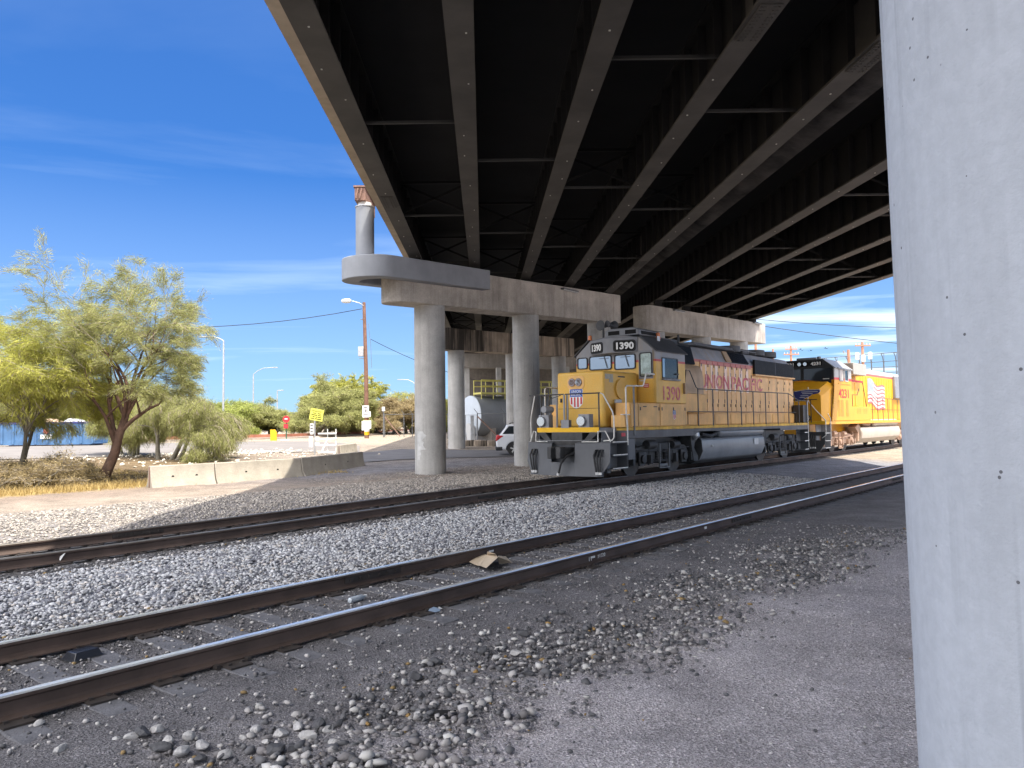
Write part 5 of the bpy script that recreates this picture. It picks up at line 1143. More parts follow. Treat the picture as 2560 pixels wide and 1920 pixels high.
# utility pole with lamp, transformer box, signs and bands
p = gpos(917, 1095, 72); zt = at(911, 756, 72).z
up = thing('utility_pole', 'brown wooden utility pole with lamp arm, white sign and yellow bands', 'utility pole', p)
H = zt-p.z
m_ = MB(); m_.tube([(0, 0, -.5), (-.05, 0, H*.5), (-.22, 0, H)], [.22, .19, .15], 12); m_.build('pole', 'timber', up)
m_ = MB(); m_.tube([(-.22, -.1, H-.35), (-.6, -.3, H-.1), (-1.2, -.5, H+.05)], .04, 6); arm = m_.build('lamp_arm', 'galv', up)
m_ = MB(); m_.lathe([(.05, -.5), (.16, -.42), (.22, -.1), (.20, .3), (.08, .45)], (-1.75, -.5, H+.08), 'x', 14); m_.build('lamp_head', 'silver', arm)
m_ = MB(); m_.box(-.75, -.24, -.25, .15, H-5.1, H-4.2); m_.bar((-.7, 0, H-5.3), (-.15, 0, H-5.3), .06, .06); m_.build('equipment_box', 'galv', up, bevel=.03)
m_ = MB(); m_.tube([(-.55, 0, H-1.6), (-.2, 0, H-1.6), (-.3, 0, H-1.9)], .05, 6); m_.tube([(.2, -.05, H-2), (.42, -.1, H-4), (.5, -.1, H-6.2)], .02, 5); m_.build('insulator', 'dark_galv', up)
m_ = MB(); m_.box(-.34, .26, -.32, -.26, 1.95, 3.05); sg = m_.build('sign_panel', 'white', up)

for (x0, x1, z0, z1) in ((-.26, .16, 2.90, 2.94), (-.2, .1, 2.82, 2.86), (-.28, .2, 2.18, 2.23), (-.06, .02, 2.42, 2.68), (-.12, .08, 2.52, 2.57)):
    m_ = MB(); m_.box(x0, x1, -.328, -.322, z0, z1); m_.build('sign_mark', 'black', sg)
m_ = MB(); m_.tube([(-.03+.2*math.cos(R(30*k)), -.326, 2.54+.2*math.sin(R(30*k))) for k in range(13)], .018, 4); m_.build('sign_ring', 'red', sg)
m_ = MB(); m_.box(-.26, .46, -.30, -.24, .9, 1.65); s2 = m_.build('sign_panel', 'white', up)
m_ = MB(); m_.box(-.42, .30, -.25, -.235, .75, 1.60); m_.build('sign_panel', 'white', up); m_ = MB(); m_.box(.05, .42, -.255, -.24, 2.0, 2.5); m_.build('sign_panel', 'white', up)
for z0, z1, mt in ((.30, .62, 'sill_yellow'), (.622, 1.45, 'white'), (1.452, 1.70, 'sill_yellow')):
    m_ = MB(); m_.lathe([(.232, z0), (.232, z1)], (0, 0, 0), 'z', 16); m_.build('band', mt, up)
# wires
def wire(label, pts, r=.02, sag=.3, n=16, name='overhead_wire'):
    a, b = Vector(pts[0]), Vector(pts[1]); m_ = MB(); m_.tube([a.lerp(b, i/n)-Vector((0, 0, sag*4*(i/n)*(1-i/n))) for i in range(n+1)], r, 4)
    return tag(m_.build(name, 'black_steel', None), label, 'wire', 'overhead wires')
wire('thin overhead wire running from the brown pole left across the sky to the trees', (at(905, 772, 72), at(-250, 744, 66)), .03, 2.2)
wire('thin overhead wire falling from the brown pole to the right, behind the pier', (at(927, 848, 72), at(1260, 965, 80)), .025, .6)
wire('upper of the two wires in the sky right of the overpass', (at(1700, 775, 95), at(2600, 818, 80)), .035, .9)
wire('lower of the two wires in the sky right of the overpass', (at(1700, 780, 90), at(2600, 888, 75)), .035, .6)
# street lights
def street_light(label, px, py_base, Y, py_top, arm_px, arm_py, curved=True):
    b = gpos(px, py_base, Y); zt = at(px, py_top, Y).z; e = at(arm_px, arm_py, Y)
    r = thing('street_light', label, 'street light', b, 0, 'tall street lights beyond the tracks'); h = zt-b.z
    m_ = MB(); m_.tube([(0, 0, -.3), (0, 0, h)], [.13, .08], 8); m_.build('pole', 'galv', r)
    d = e-b; m_ = MB(); m_.tube([(0, 0, h), (d.x*.25, 0, h+(d.z-h)*.55), (d.x*.6, 0, h+(d.z-h)*.95), (d.x, 0, d.z)], .05, 6); m_.build('arm', 'galv', r)
    m_ = MB(); s = 1 if d.x > 0 else -1; m_.box(min(d.x, d.x+s*.9), max(d.x, d.x+s*.9), -.16, .16, d.z-.06, d.z+.06); m_.build('lamp_head', 'galv', r, bevel=.03)
street_light('street light with its arm to the left, nearest the big trees', 558, 1062, 78, 852, 520, 842)
street_light('street light with a long arm to the right, between bushes and tree', 633, 1062, 105, 936, 678, 919)
street_light('street light whose arm shows beside the nearest concrete column', 1040, 1055, 120, 962, 1008, 949)
street_light('slim distant pole beside the round bush', 693, 1062, 118, 978, 694, 976)
# yellow attention sign
p = gpos(787, 1135, 42.5); r = thing('warning_sign', 'tilted yellow attention sign on a grey post behind the barriers', 'sign', p, R(4))
h = at(790, 1022, 42.5).z-p.z
m_ = MB(); m_.box(-.035, .035, -.02, .02, -.3, h-.1); m_.build('post', 'galv', r)
tl_ = R(-11); ux, uz = math.cos(tl_), math.sin(tl_)
C_ = Vector((.10, -.03, h-.33)); U = Vector((ux, 0, uz)); V = Vector((-uz, 0, ux))
m_ = MB(); m_.plate([C_+U*a+V*b for a, b in ((-.36, -.32), (.36, -.32), (.36, .32), (-.36, .32))], (0, -1, 0), .006); pn = m_.build('sign_panel', plain('sign yellow', (.80, .78, .12), .5), r)
for v_, ws in ((.05, ((-.2, -.03), (.05, .22))), (-.05, ((-.28, .04), (.08, .28))), (-.15, ((-.3, -.26), (-.2, -.08), (-.04, .08), (.11, .3))), (-.25, ((-.3, -.1), (-.06, .3)))):
    for a, b in ws: m_ = MB(); m_.plate([C_+U*a+V*v_+Vector((0, -.007, 0)), C_+U*b+V*v_+Vector((0, -.007, 0)), C_+U*b+V*(v_+.045)+Vector((0, -.007, 0)), C_+U*a+V*(v_+.045)+Vector((0, -.007, 0))], (0, -1, 0), .003); m_.build('sign_line', 'black', pn)
for s_, sz, w_, v_ in (('Attention', .14, .56, .16),):
    text(s_, sz, C_+U*(-w_/2)+V*v_+Vector((0, -.010, 0)), U, V, 'black', pn, width=w_)
m_ = MB(); m_.box(-.26, -.06, -.03, -.024, 1.15, 1.75); q = m_.build('notice_panel', 'white', r); m_ = MB(); m_.box(-.31, -.10, -.03, -.024, .45, 1.05); m_.build('notice_panel', 'white', r)
for zz in (1.6, 1.45, 1.27): m_ = MB(); m_.box(-.23, -.10, -.034, -.031, zz, zz+.05); m_.build('notice_line', 'black', q)
for zz in (.62, .92): m_ = MB(); m_.prism(rounded(.13, zz, .24, .20, .07), 'y', -.03, -.024); m_.build('notice_panel', 'white', r)
# white pipe barricade
p = gpos(795, 1131, 43.2); r = thing('pipe_barricade', 'white three rail barricade standing beside the yellow sign', 'barricade', p, R(6)); 
for zz in (.06, .47, .83, 1.12):
    m_ = MB(); m_.box(.0, 1.02, -.03, .03, zz, zz+.09); m_.build('rail', 'white', r, bevel=.01)
for xx in (.52, .98): m_ = MB(); m_.box(xx-.025, xx+.025, .032, .07, 0, 1.42); m_.build('post', 'white', r)
m_ = MB(); m_.bar((.18, -.04, .1), (.55, -.04, .92), .09, .02, (0, 1, 0)); m_.build('brace', 'white', r)
# red target and marker by the far track
p = gpos(716, 1094, 66); r = thing('red_target', 'round red target sign on a thin green stand beside the far rails', 'sign', p)
zc_ = at(716, 1048, 66).z-p.z
m_ = MB(); m_.tube([(0, 0, -.2), (0, 0, zc_)], .05, 6); m_.build('post', plain('dark green', (.03, .09, .05), .6), r); m_ = MB(); m_.lathe([(.30, -.02), (.30, .02)], (0, -.08, zc_), 'y', 20); dd = m_.build('disc', 'red', r)
m_ = MB(); m_.box(-.13, .13, -.12, -.105, zc_-.02, zc_+.06); m_.build('mark', 'white', dd); m_ = MB(); m_.box(-.2, .15, -.1, .0, zc_-.78, zc_-.40); m_.build('box', 'red', r)
m_ = MB(); m_.box(-.4, .3, -.3, .1, 0, .12); m_.build('base', 'white_paint', r)
p = gpos(684, 1090, 66); m_ = MB(); m_.prism([(-.26, 0), (.26, 0), (.26, .7), (.1, .95), (-.26, .95)], 'y', -.1, .1); o = m_.build('yellow_marker', 'sill_yellow'); o.location = p; tag(o, 'small yellow marker box left of the round red target', 'marker')
# white control box post and chain link fence
p = gpos(959, 1090, 76); r = thing('signal_box', 'white box on a post at the start of the chain link fence', 'control box', p); zb_ = at(960, 1028, 76).z-p.z
m_ = MB(); m_.box(-.05, .05, -.05, .05, -.2, zb_); m_.build('post', 'dark_galv', r); m_ = MB(); m_.box(-.14, .14, -.12, .12, zb_, zb_+.42); m_.build('box', 'white', r, bevel=.02)
def fence(label, pts, h, braces=()):
    r = thing('chain_link_fence', label, 'fence', pts[0], 0, 'chain link fences behind the piers'); O = Vector(pts[0])
    for i, q in enumerate(pts):
        d = Vector(q)-O; m_ = MB(); m_.tube([d+Vector((0, 0, -.2)), d+Vector((0, 0, h))], .04, 6); m_.tube([d+Vector((0, 0, h)), d+Vector((-.25, 0, h+.32))], .02, 5); m_.build('post', 'dark_galv', r)
    m_ = MB()
    for i in range(len(pts)-1):
        a, b = Vector(pts[i])-O, Vector(pts[i+1])-O; m_.tube([a+Vector((0, 0, h-.05)), b+Vector((0, 0, h-.05))], .025, 5); L = (b-a).length; k = int(L/.16)
        for j in range(k):
            f0 = j/k; f1 = min(1, f0+h/L*.9); hh = (f1-f0)*L
            m_.bar(a.lerp(b, f0)+Vector((0, 0, .05)), a.lerp(b, f1)+Vector((0, 0, min(h-.1, hh+.05))), .006, .006); m_.bar(a.lerp(b, f0)+Vector((0, 0, min(h-.1, hh+.05))), a.lerp(b, f1)+Vector((0, 0, .05)), .006, .006)
    m_.build('mesh', 'dark_galv', r, smooth=False)
    for (q0, q1) in braces: m_ = MB(); m_.tube([Vector(q0)-O, Vector(q1)-O], .05, 6); m_.build('brace', 'rust_brown', r)
    return r
F0 = [gpos(962, 1088, 76.5), gpos(1010, 1087, 76), gpos(1031, 1086, 75), gpos(1070, 1086, 73), gpos(1120, 1086, 71), gpos(1160, 1086, 68)]
fence('grey fence with a leaning brace between the white box and the first column', F0, 2.3, [(F0[0]+Vector((0, 0, 2.0)), F0[1]+Vector((-.4, 0, .1)))])
F1 = [gpos(1164, 1092, 57), gpos(1193, 1092, 56.5)]; F2 = [gpos(1194, 1092, 56.4), gpos(1262, 1091, 55.8), gpos(1330, 1091, 55.2), gpos(1420, 1090, 54.5)]
fence('grey fence with a long diagonal brace in front of the big grey tank', F2, 2.35, [(F2[0]+Vector((0, 0, 2.1)), F2[1]+Vector((0, 0, .15)))])
r = thing('fence_gate', 'narrow grey mesh gate panel in front of the tank end', 'gate', F1[0], 0); d = F1[1]-F1[0]
m_ = MB(); m_.tube([(0, 0, 0), (0, 0, 2.2), (d.x, d.y, 2.2), (d.x, d.y, 0), (0, 0, .1)], .04, 6); m_.build('frame', 'galv', r); m_ = MB()
for k in range(14): m_.bar((d.x*k/14, d.y*k/14, .1), (d.x*min(1, k/14+.3), d.y*min(1, k/14+.3), 2.2), .008, .008)
m_.bar((d.x*.6, d.y, .1), (d.x*.6, d.y, 2.15), .25, .03, (0, 1, 0)); m_.build('mesh', 'galv', r)
# horizontal tank with a railed walkway on top
tc_ = at(1176, 1040, 62); tn = thing('storage_tank', 'big grey horizontal tank with a pale domed end and a yellow railed walkway', 'tank', (tc_.x, tc_.y, gz(tc_.x, tc_.y)), R(34))
rz_ = 1.62; zc_ = tc_.z-tn.location.z
m_ = MB(); m_.lathe([(rz_, 0.0), (rz_, 12.0)], (0, 0, zc_), 'x', 40); m_.build('shell', mat('tank shell grey', (.27, .285, .30), .55, var=.1, scale=.8, streak=.2), tn, angle=30)
m_ = MB(); m_.lathe([(.05, -.20), (.8, -.17), (1.3, -.1), (1.56, -.03), (1.64, .0), (1.64, .06)], (0, 0, zc_), 'x', 40); m_.build('domed_end', mat('tank end pale', (.52, .57, .62), .5, var=.06), tn, angle=60)
for xx in (1.2, 6, 10.5): m_ = MB(); m_.box(xx, xx+.4, -1.3, 1.3, -.2, zc_-1.0); m_.build('saddle', 'concrete', tn)
YW = plain('walkway yellow', (.62, .56, .16), .5)
zt_ = zc_+rz_
m_ = MB(); m_.box(.2, 11, -1.35, -.15, zt_+.10, zt_+.24); wk = m_.build('walkway', YW, tn)
for yy in (-1.33, -.17):
    m_ = MB()
    for zz in (.75, 1.22): m_.tube([(.25, yy, zt_+zz), (11, yy, zt_+zz)], .045, 5)
    for k in range(10): m_.tube([(.25+k*1.12, yy, zt_-.3), (.25+k*1.12, yy, zt_+1.22)], .04, 5)
    m_.build('guard_rail', YW, wk)
m_ = MB(); m_.lathe([(.42, -.08), (.42, .0), (.1, .02)], (-.46, -.5, zc_-1.0), 'x', 20); m_.box(-.55, -.3, -1.2, -.3, -.2, zc_-.8); m_.build('pump_wheel', 'silver', tn)
o = MB(); 
for k, (px, py) in enumerate([(1180, 1110), (1215, 1112), (1248, 1110)]):
    q = gpos(px, py, 55.0); m_ = MB(); m_.box(-.9, .9, -.35, .35, -.1, .42); b_ = m_.build('timber_block', 'concrete_stained', None, bevel=.06); b_.location = q; b_.rotation_euler = (0, 0, R(4+k*5)); tag(b_, ['dark block on the ground left below the tank', 'dark block on the ground in the middle below the tank', 'dark block on the ground right below the tank'][k], 'block', 'dark blocks below the tank')
# white sport utility vehicle (seen from its rear side)
M['car_white'] = plain('white car paint', (.72, .74, .78), .22, 0, .6); M['car_black'] = plain('car black plastic', (.02, .02, .022), .5)
q = on(1283, 1138); sv = thing('parked_car', 'white sport utility vehicle half hidden behind the second column', 'car', (q.x-.95, q.y, q.z), R(2))
W2 = .97
body = [(0.02, .45), (0.0, .75), (0.06, 1.08), (.20, 1.22), (4.75, 1.05), (4.95, .85), (5.0, .5), (4.9, .32)]
def arch(x, n=9, r=.43): return [(x+r*math.cos(R(180-180*i/n)), .34+r*math.sin(R(180-180*i/n))) for i in range(n+1)]
lower = [(0.1, .34)] + arch(.98) + arch(3.92) + [(4.9, .34)]
m_ = MB(); poly = lower + [(5.0, .5), (4.95, .85), (4.75, 1.02), (3.6, 1.12), (.25, 1.18), (.06, 1.05), (.0, .75), (.02, .48)]
m_.prism(poly, 'y', -W2, W2); m_.build('body', 'car_white', sv, bevel=.06, seg=3)
gh0 = [(.20, -W2+.02, 1.14), (3.7, -W2+.02, 1.10), (3.7, W2-.02, 1.10), (.20, W2-.02, 1.14)]; gh1 = [(.62, -W2+.20, 1.72), (2.7, -W2+.20, 1.74), (2.7, W2-.20, 1.74), (.62, W2-.20, 1.72)]
m_ = MB(); m_.loft([gh0, gh1]); m_.build('cabin', 'car_white', sv, bevel=.07, seg=3)
def slope(x, z, y=None):
    k = (z-1.14)/.6; return (x, -W2+.02+.18*k-.012, z)
for (a, b, c_, d_) in ((.36, 1.42, 1.40, .70), (1.50, 2.40, 2.36, 1.50), (2.48, 3.30, 2.75, 2.46)):
    m_ = MB(); m_.plate([slope(a, 1.20), slope(b, 1.20), slope(c_, 1.62), slope(d_, 1.62)], (0, -1, .3), .006); m_.build('side_window', 'glass', sv)
m_ = MB(); m_.plate([(.19, -.72, 1.22), (.19, .72, 1.22), (.52, .66, 1.62), (.52, -.66, 1.62)], (-1, 0, .6), .012); m_.build('rear_window', 'glass', sv)
for s in (-1, 1):
    m_ = MB(); a, b = sorted((s*.70, s*(W2+.008))); m_.prism([(.0, .80), (.0, 1.02), (.10, 1.14), (.42, 1.10), (.10, .88)], 'y', a, b); m_.build('tail_light', plain('tail lamp red', (.5, .02, .025), .2), sv, bevel=.015)
    m_ = MB(); m_.tube([(.75, s*.66, 1.74), (.85, s*.66, 1.80), (2.6, s*.66, 1.82), (2.7, s*.66, 1.76)], .022, 6); m_.build('roof_rail', 'car_black', sv)
m_ = MB(); m_.box(-.03, .35, -W2-.01, W2+.01, .30, .52); m_.build('bumper', 'car_black', sv, bevel=.04)
for xx in (.98, 3.92):
    for s in (-1, 1):
        wh = thing('wheel', None, None); wh.parent = sv; m_ = MB(); m_.lathe([(.22, -.11), (.36, -.11), (.375, -.08), (.375, .08), (.36, .11), (.22, .11)], (xx, s*.86, .375), 'y', 28); m_.build('tyre', 'rubber', wh)
        m_ = MB(); m_.lathe([(.245, -.095*s), (.25, -.02), (.25, .02)] if s < 0 else [(.25, -.02), (.25, .02), (.245, .095)], (xx, s*.88, .375), 'y', 28)
        for k in range(5):
            a = R(90+72*k); m_.bar((xx, s*.985, .375), (xx+.22*math.cos(a), s*.985, .375+.22*math.sin(a)), .07, .03, (0, 1, 0))
        m_.build('rim', 'silver', wh)
        m_ = MB()
        for i in range(9):
            a0, a1 = R(180-20*i), R(160-20*i); m_.bar((xx+.43*math.cos(a0), s*(W2+.003), .34+.43*math.sin(a0)), (xx+.43*math.cos(a1), s*(W2+.003), .34+.43*math.sin(a1)), .05, .02, (0, 1, 0))
        m_.build('wheel_arch', 'car_black', sv)
# lime vehicle far behind the fence
q = gpos(1018, 1082, 100); r = thing('parked_truck', 'small lime yellow truck parked far behind the chain link fence', 'truck', q, R(5))
m_ = MB(); m_.box(0, 2.6, -.9, .9, .55, 1.9); m_.build('cargo_box', plain('lime paint', (.62, .60, .05), .5), r, bevel=.05); m_ = MB(); m_.prism([(2.65, .5), (4.6, .5), (4.6, 1.2), (3.9, 1.3), (3.5, 1.95), (2.65, 1.95)], 'y', -.9, .9); m_.build('cab', plain('grey blue paint', (.16, .2, .27), .4), r, bevel=.06)
for xx in (.7, 3.9):
    m_ = MB(); m_.tube([(xx, -.95, .4), (xx, -.7, .4)], .4, 16); m_.build('wheel', 'rubber', r)
# far raised rails
far_px = [(-250, 1103, 61), (150, 1107, 64), (400, 1098, 66), (513, 1093, 68), (716, 1087, 74), (917, 1079, 93), (1040, 1072, 150), (1110, 1067, 230)]
ft = thing('railway_track', 'distant railway track with rust red rails in front of the bushes', 'railway track', (0, 0, 0))
P_ = [at(x, y, Y) for x, y, Y in far_px]
for q in P_: q.z = 1.08
m_ = MB(); pts = []
for off, nm in ((0, 'rail'), (1.5, 'rail')):
    m_ = MB(); Q = [q+Vector((0, off, 0)) for q in P_]
    for i in range(len(Q)-1): m_.bar(Q[i], Q[i+1], .14, .30)
    m_.build(nm, 'rail_old', ft)
m_ = MB()
for i in range(len(P_)-1):
    a, b = P_[i]+Vector((0, .75, -.32)), P_[i+1]+Vector((0, .75, -.32)); m_.bar(a, b, 3.0, .40)
m_.build('ballast_bed', mat('dusty ballast', (.36, .30, .25), .9, fine=.3, var=.2, scale=2), ft)
m_ = MB()
for i in range(len(P_)-1):
    L = (P_[i+1]-P_[i]).length; k = int(L/.9)
    for j in range(k): c_ = P_[i].lerp(P_[i+1], j/k); m_.box(c_.x-.12, c_.x+.12, c_.y-.6, c_.y+2.1, .80, .90)
o = m_.build('tie', 'tie_dark', ft); o['kind'] = 'stuff'
# blue roll-off dumpster with rubbish
q = gpos(120, 1131, 55); q2 = gpos(247, 1131, 55); dw = thing('dumpster', 'long blue roll off dumpster piled with rubbish behind the trees', 'dumpster', q2, R(1))
M['dump_blue'] = mat('dumpster blue', (.07, .16, .31), .55, var=.25, scale=1.5, streak=.3, stain=(.10, .13, .17)); hh = 1.62
m_ = MB(); m_.prism([(-7.2, .12), (-.45, .12), (0, .75), (0, hh), (-7.2, hh)], 'y', -.0, .06); m_.prism([(-7.2, .12), (-.45, .12), (0, .75), (0, hh), (-7.2, hh)], 'y', 2.3, 2.36); m_.box(-7.2, -.4, .06, 2.3, .12, .2); m_.box(-.06, 0, .06, 2.3, .75, hh); m_.box(-7.26, -7.2, 0, 2.36, .12, hh); m_.build('body', 'dump_blue', dw)
m_ = MB(); m_.box(-7.3, .05, -.07, .07, hh, hh+.12); m_.box(-7.3, .05, 2.3, 2.42, hh, hh+.12); m_.build('rim', 'navy', dw)
m_ = MB()
for k in range(9): m_.box(-6.9+k*.8, -6.78+k*.8, -.07, -.002, .2, hh-.02)
m_.build('rib', 'dump_blue', dw); m_ = MB(); m_.box(-6.5, -.8, .2, 2.1, .0, .12); m_.build('skid', 'rust_brown', dw)
m_ = MB(); m_.plate([(-4.1, -.075, .55), (-3.3, -.075, .55), (-3.3, -.075, .85), (-4.1, -.075, .85)], (0, -1, 0), .01); em = m_.build('emblem', 'white', dw); m_ = MB(); m_.lathe([(.2, -.01), (.2, .0)], (-3.7, -.085, 1.08), 'y', 16); m_.build('emblem_disc', 'flag_red', em)
def junk(label, c, r_, mt, seed, cat='rubbish', sz=(1, 1, .6), name='rubbish_heap'):
    b = bmesh.new(); bmesh.ops.create_icosphere(b, subdivisions=2, radius=1)
    for v in b.verts: v.co = Vector((v.co.x*sz[0], v.co.y*sz[1], v.co.z*sz[2]))*r_*(1+.5*noise.noise(v.co*1.6+Vector((seed, 0, 0))))
    me = bpy.data.meshes.new(name); b.to_mesh(me); b.free(); me.materials.append(mt); o = bpy.data.objects.new(name, me); COL.objects.link(o); o.location = c; return tag(o, label, cat)
J = lambda x, y, z: dw.location+Vector((x, y, z))
junk('tan cardboard heap on top of the blue dumpster', J(-4.6, 1.1, 1.62), .9, plain('cardboard tan', (.50, .36, .24), .8), 3, sz=(1.8, .9, .42)); junk('white bags heaped in the middle of the blue dumpster', J(-2.4, 1.1, 1.66), .6, plain('white bag', (.7, .7, .7), .5), 9, sz=(1.4, .9, .6)); junk('bright red bundle standing out of the blue dumpster', J(-.9, 1.2, 1.85), .42, plain('red bundle', (.55, .05, .04), .5), 14, sz=(1.2, .8, .9))
# small white and red post in front of the far track
p = gpos(281, 1108, 62); r = thing('crossing_marker', 'small red and white marker post behind the leaning trunk', 'marker', p); m_ = MB(); m_.box(-.1, .1, -.05, .05, 0, .55); m_.build('post', 'white', r); m_ = MB(); m_.box(-.1, .1, -.05, .05, .552, .95); m_.build('top_band', 'red', r)
# right background: power poles, light pole, footbridge cage, birds
def power_pole(label, px, Y, top, arms, mt, cans=(), tiltx=0.0, base=1060):
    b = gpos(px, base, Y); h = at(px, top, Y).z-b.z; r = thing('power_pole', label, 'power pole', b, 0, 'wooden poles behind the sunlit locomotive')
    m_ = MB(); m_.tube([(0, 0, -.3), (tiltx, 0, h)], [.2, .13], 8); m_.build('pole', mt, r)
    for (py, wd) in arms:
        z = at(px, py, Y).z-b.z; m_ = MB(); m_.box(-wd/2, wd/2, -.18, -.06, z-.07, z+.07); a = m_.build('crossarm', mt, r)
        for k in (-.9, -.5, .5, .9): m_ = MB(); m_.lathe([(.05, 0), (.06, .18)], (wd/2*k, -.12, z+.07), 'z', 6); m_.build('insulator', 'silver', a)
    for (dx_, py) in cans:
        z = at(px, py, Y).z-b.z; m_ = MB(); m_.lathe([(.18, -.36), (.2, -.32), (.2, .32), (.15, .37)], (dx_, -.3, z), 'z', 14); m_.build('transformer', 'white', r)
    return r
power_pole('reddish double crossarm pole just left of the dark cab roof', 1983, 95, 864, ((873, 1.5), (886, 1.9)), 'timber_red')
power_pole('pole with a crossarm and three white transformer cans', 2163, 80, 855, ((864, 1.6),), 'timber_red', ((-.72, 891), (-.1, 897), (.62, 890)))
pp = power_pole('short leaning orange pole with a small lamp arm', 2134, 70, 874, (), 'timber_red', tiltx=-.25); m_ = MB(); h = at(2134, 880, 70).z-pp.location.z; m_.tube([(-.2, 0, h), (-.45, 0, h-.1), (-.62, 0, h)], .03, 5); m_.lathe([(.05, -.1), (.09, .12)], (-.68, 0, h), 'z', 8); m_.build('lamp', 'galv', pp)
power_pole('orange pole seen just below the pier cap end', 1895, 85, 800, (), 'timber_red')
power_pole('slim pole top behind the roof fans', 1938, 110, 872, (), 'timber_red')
fbr = thing('pedestrian_bridge', 'footbridge with a curved mesh cage behind the sunlit locomotive', 'footbridge', (0, 0, 0))
FA, FB_ = at(2040, 897, 92), at(2420, 866, 74)
def fp(k): return FA.lerp(FB_, k)
m_ = MB(); A_, B_ = fp(0)-Vector((0, 0, 2.8)), fp(1)-Vector((0, 0, 2.8)); m_.bar(A_, B_, 2.4, .5); m_.build('deck', 'concrete', fbr)
m_ = MB()
for dz in (0, -.9, -1.5, -2.1): m_.tube([fp(0)+Vector((0, 0, dz)), fp(1)+Vector((0, 0, dz))], .035, 5)
m_.build('guard_rail', 'dark_galv', fbr)
for k in range(13):
    q = fp(k/12); m_ = MB(); m_.tube([q+Vector((.5, 1.2, -2.6)), q+Vector((.5, 1.2, -.9)), q+Vector((.35, 1.0, -.35)), q+Vector((-.1, .4, -.02)), q], .045, 5); m_.tube([q+Vector((0, 0, -2.6)), q], .03, 5); m_.build('cage_hoop', 'dark_galv', fbr)
for k in (.1, .55, .95): q = fp(k); m_ = MB(); m_.tube([(q.x, q.y+.5, 0), (q.x, q.y+.5, q.z-3.0)], .35, 12); m_.build('column', 'concrete', fbr)
for k, (px, py) in enumerate([(2001, 874), (2005, 877), (2022, 878), (2028, 877), (2063, 871), (2067, 872)]):
    q = at(px, py, 60); m_ = MB(); m_.loft([[(-.10, -.02, 0), (-.10, .02, 0), (-.10, 0, .02)], [(0, -.05, 0), (0, .05, 0), (0, 0, .06)], [(.14, -.02, .02), (.14, .02, .02), (.14, 0, .05)]]); m_._add([(-.04, 0, .03), (.06, 0, .03), (.0, -.26, .13), (-.04, -.26, .13)], [(0, 1, 2, 3)]); m_._add([(-.04, 0, .03), (.06, 0, .03), (.0, .26, .12), (-.04, .26, .12)], [(0, 1, 2, 3)])
    o = m_.build('bird', 'black', None); o.scale = (.7, .7, .7); o.location = q; o.rotation_euler = (0, 0, R(40*k)); tag(o, 'tiny dark bird flying above the dark cab roof', 'bird', 'small flock above the cab roof')
# ------------------------------------------------------------------ litter
def pz(px, py, z):
    v = cR*((px-1280)/FPX) - cU*((py-960)/FPX) + cf
    return EYE + v*((z-EYE.z)/v.z)
p = on(1220, 1412); cb = thing('cardboard_sheet', 'flattened tan cardboard box lying folded inside the near track', 'cardboard', (p.x, p.y, .03))
CBM = mat('cardboard', (.50, .41, .30), .85, var=.12, scale=5)
for nm, pts in (('panel', [(1173, 1405, .05), (1208, 1384, .07), (1217, 1388, .10), (1201, 1415, .07), (1190, 1413, .04)]), ('panel', [(1201.5, 1415, .072), (1217.5, 1388, .103), (1238, 1385, .13), (1244.5, 1394, .15), (1216, 1420.5, .08)]),
                ('flap', [(1217, 1387, .106), (1219, 1379.5, .19), (1236, 1384.5, .19), (1238, 1386, .134)]), ('flap', [(1245, 1393, .15), (1246, 1389.5, .15), (1265, 1392, .08), (1279, 1406.5, .02), (1248, 1410.5, .02)])):
    m_ = MB(); m_.plate([pz(*q)-Vector(cb.location) for q in pts], (0, -.3, 1), .006); m_.build(nm, CBM, cb, smooth=False)
p = on(207, 1645); tb = thing('plastic_tray', 'black plastic tray lying upside down on a tie inside the near track', 'tray', (p.x, p.y, .01), TROT+R(8))
m_ = MB(); m_.loft([[(-.13, -.10, 0), (.13, -.10, 0), (.13, .10, 0), (-.13, .10, 0)], [(-.10, -.075, .07), (.10, -.075, .07), (.10, .075, .07), (-.10, .075, .07)]]); m_.build('shell', plain('glossy black plastic', (.02, .022, .028), .2), tb, bevel=.008)
m_ = MB(); m_.box(-.145, .145, -.115, .115, .0, .008); m_.build('lip', 'rubber', tb)
def litter(name, label, cat, px, py, rz, parts):
    p = on(px, py); r = thing(name, label, cat, (p.x, p.y, p.z+.01), rz, None)
    for nm, m_, mt in parts: m_.build(nm, mt, r)
    return r
CP = plain('crumpled clear plastic', (.45, .50, .54), .25); TANP = plain('tan paper', (.5, .43, .36), .7)
litter('paper_cup', 'tan paper cup lying on its side at the foot of the far track near rail', 'cup', 72, 1420, TROT-.05, [('cup', MB().lathe([(.035, 0), (.045, .26)], (0, 0, .045), 'x', 14), TANP), ('rim', MB().lathe([(.048, .262), (.048, .27)], (0, 0, .045), 'x', 14), 'white')])
litter('paper_scrap', 'white folded paper scrap leaning by the far track near rail', 'paper', 143, 1413, .3, [('sheet', MB().plate([(-.12, 0, 0), (.02, 0, .02), (.10, .02, .16), (.0, .03, .1)], (0, -1, .2), .004), 'white'), ('fold', MB().plate([(-.12, 0, 0), (.02, 0, .02), (.0, -.08, .01), (-.1, -.06, 0)], (0, 0, 1), .004), 'white')])
litter('plastic_bottle', 'crumpled clear plastic bottle between the near rails behind the bright rail', 'bottle', 890, 1507, TROT+.15, [('bottle', MB().lathe([(.012, -.11), (.03, -.1), (.035, 0), (.033, .09), (.014, .13), (.014, .15)], (0, 0, .035), 'x', 12), CP), ('cap', MB().lathe([(.017, .151), (.017, .17)], (0, 0, .035), 'x', 10), 'white')])
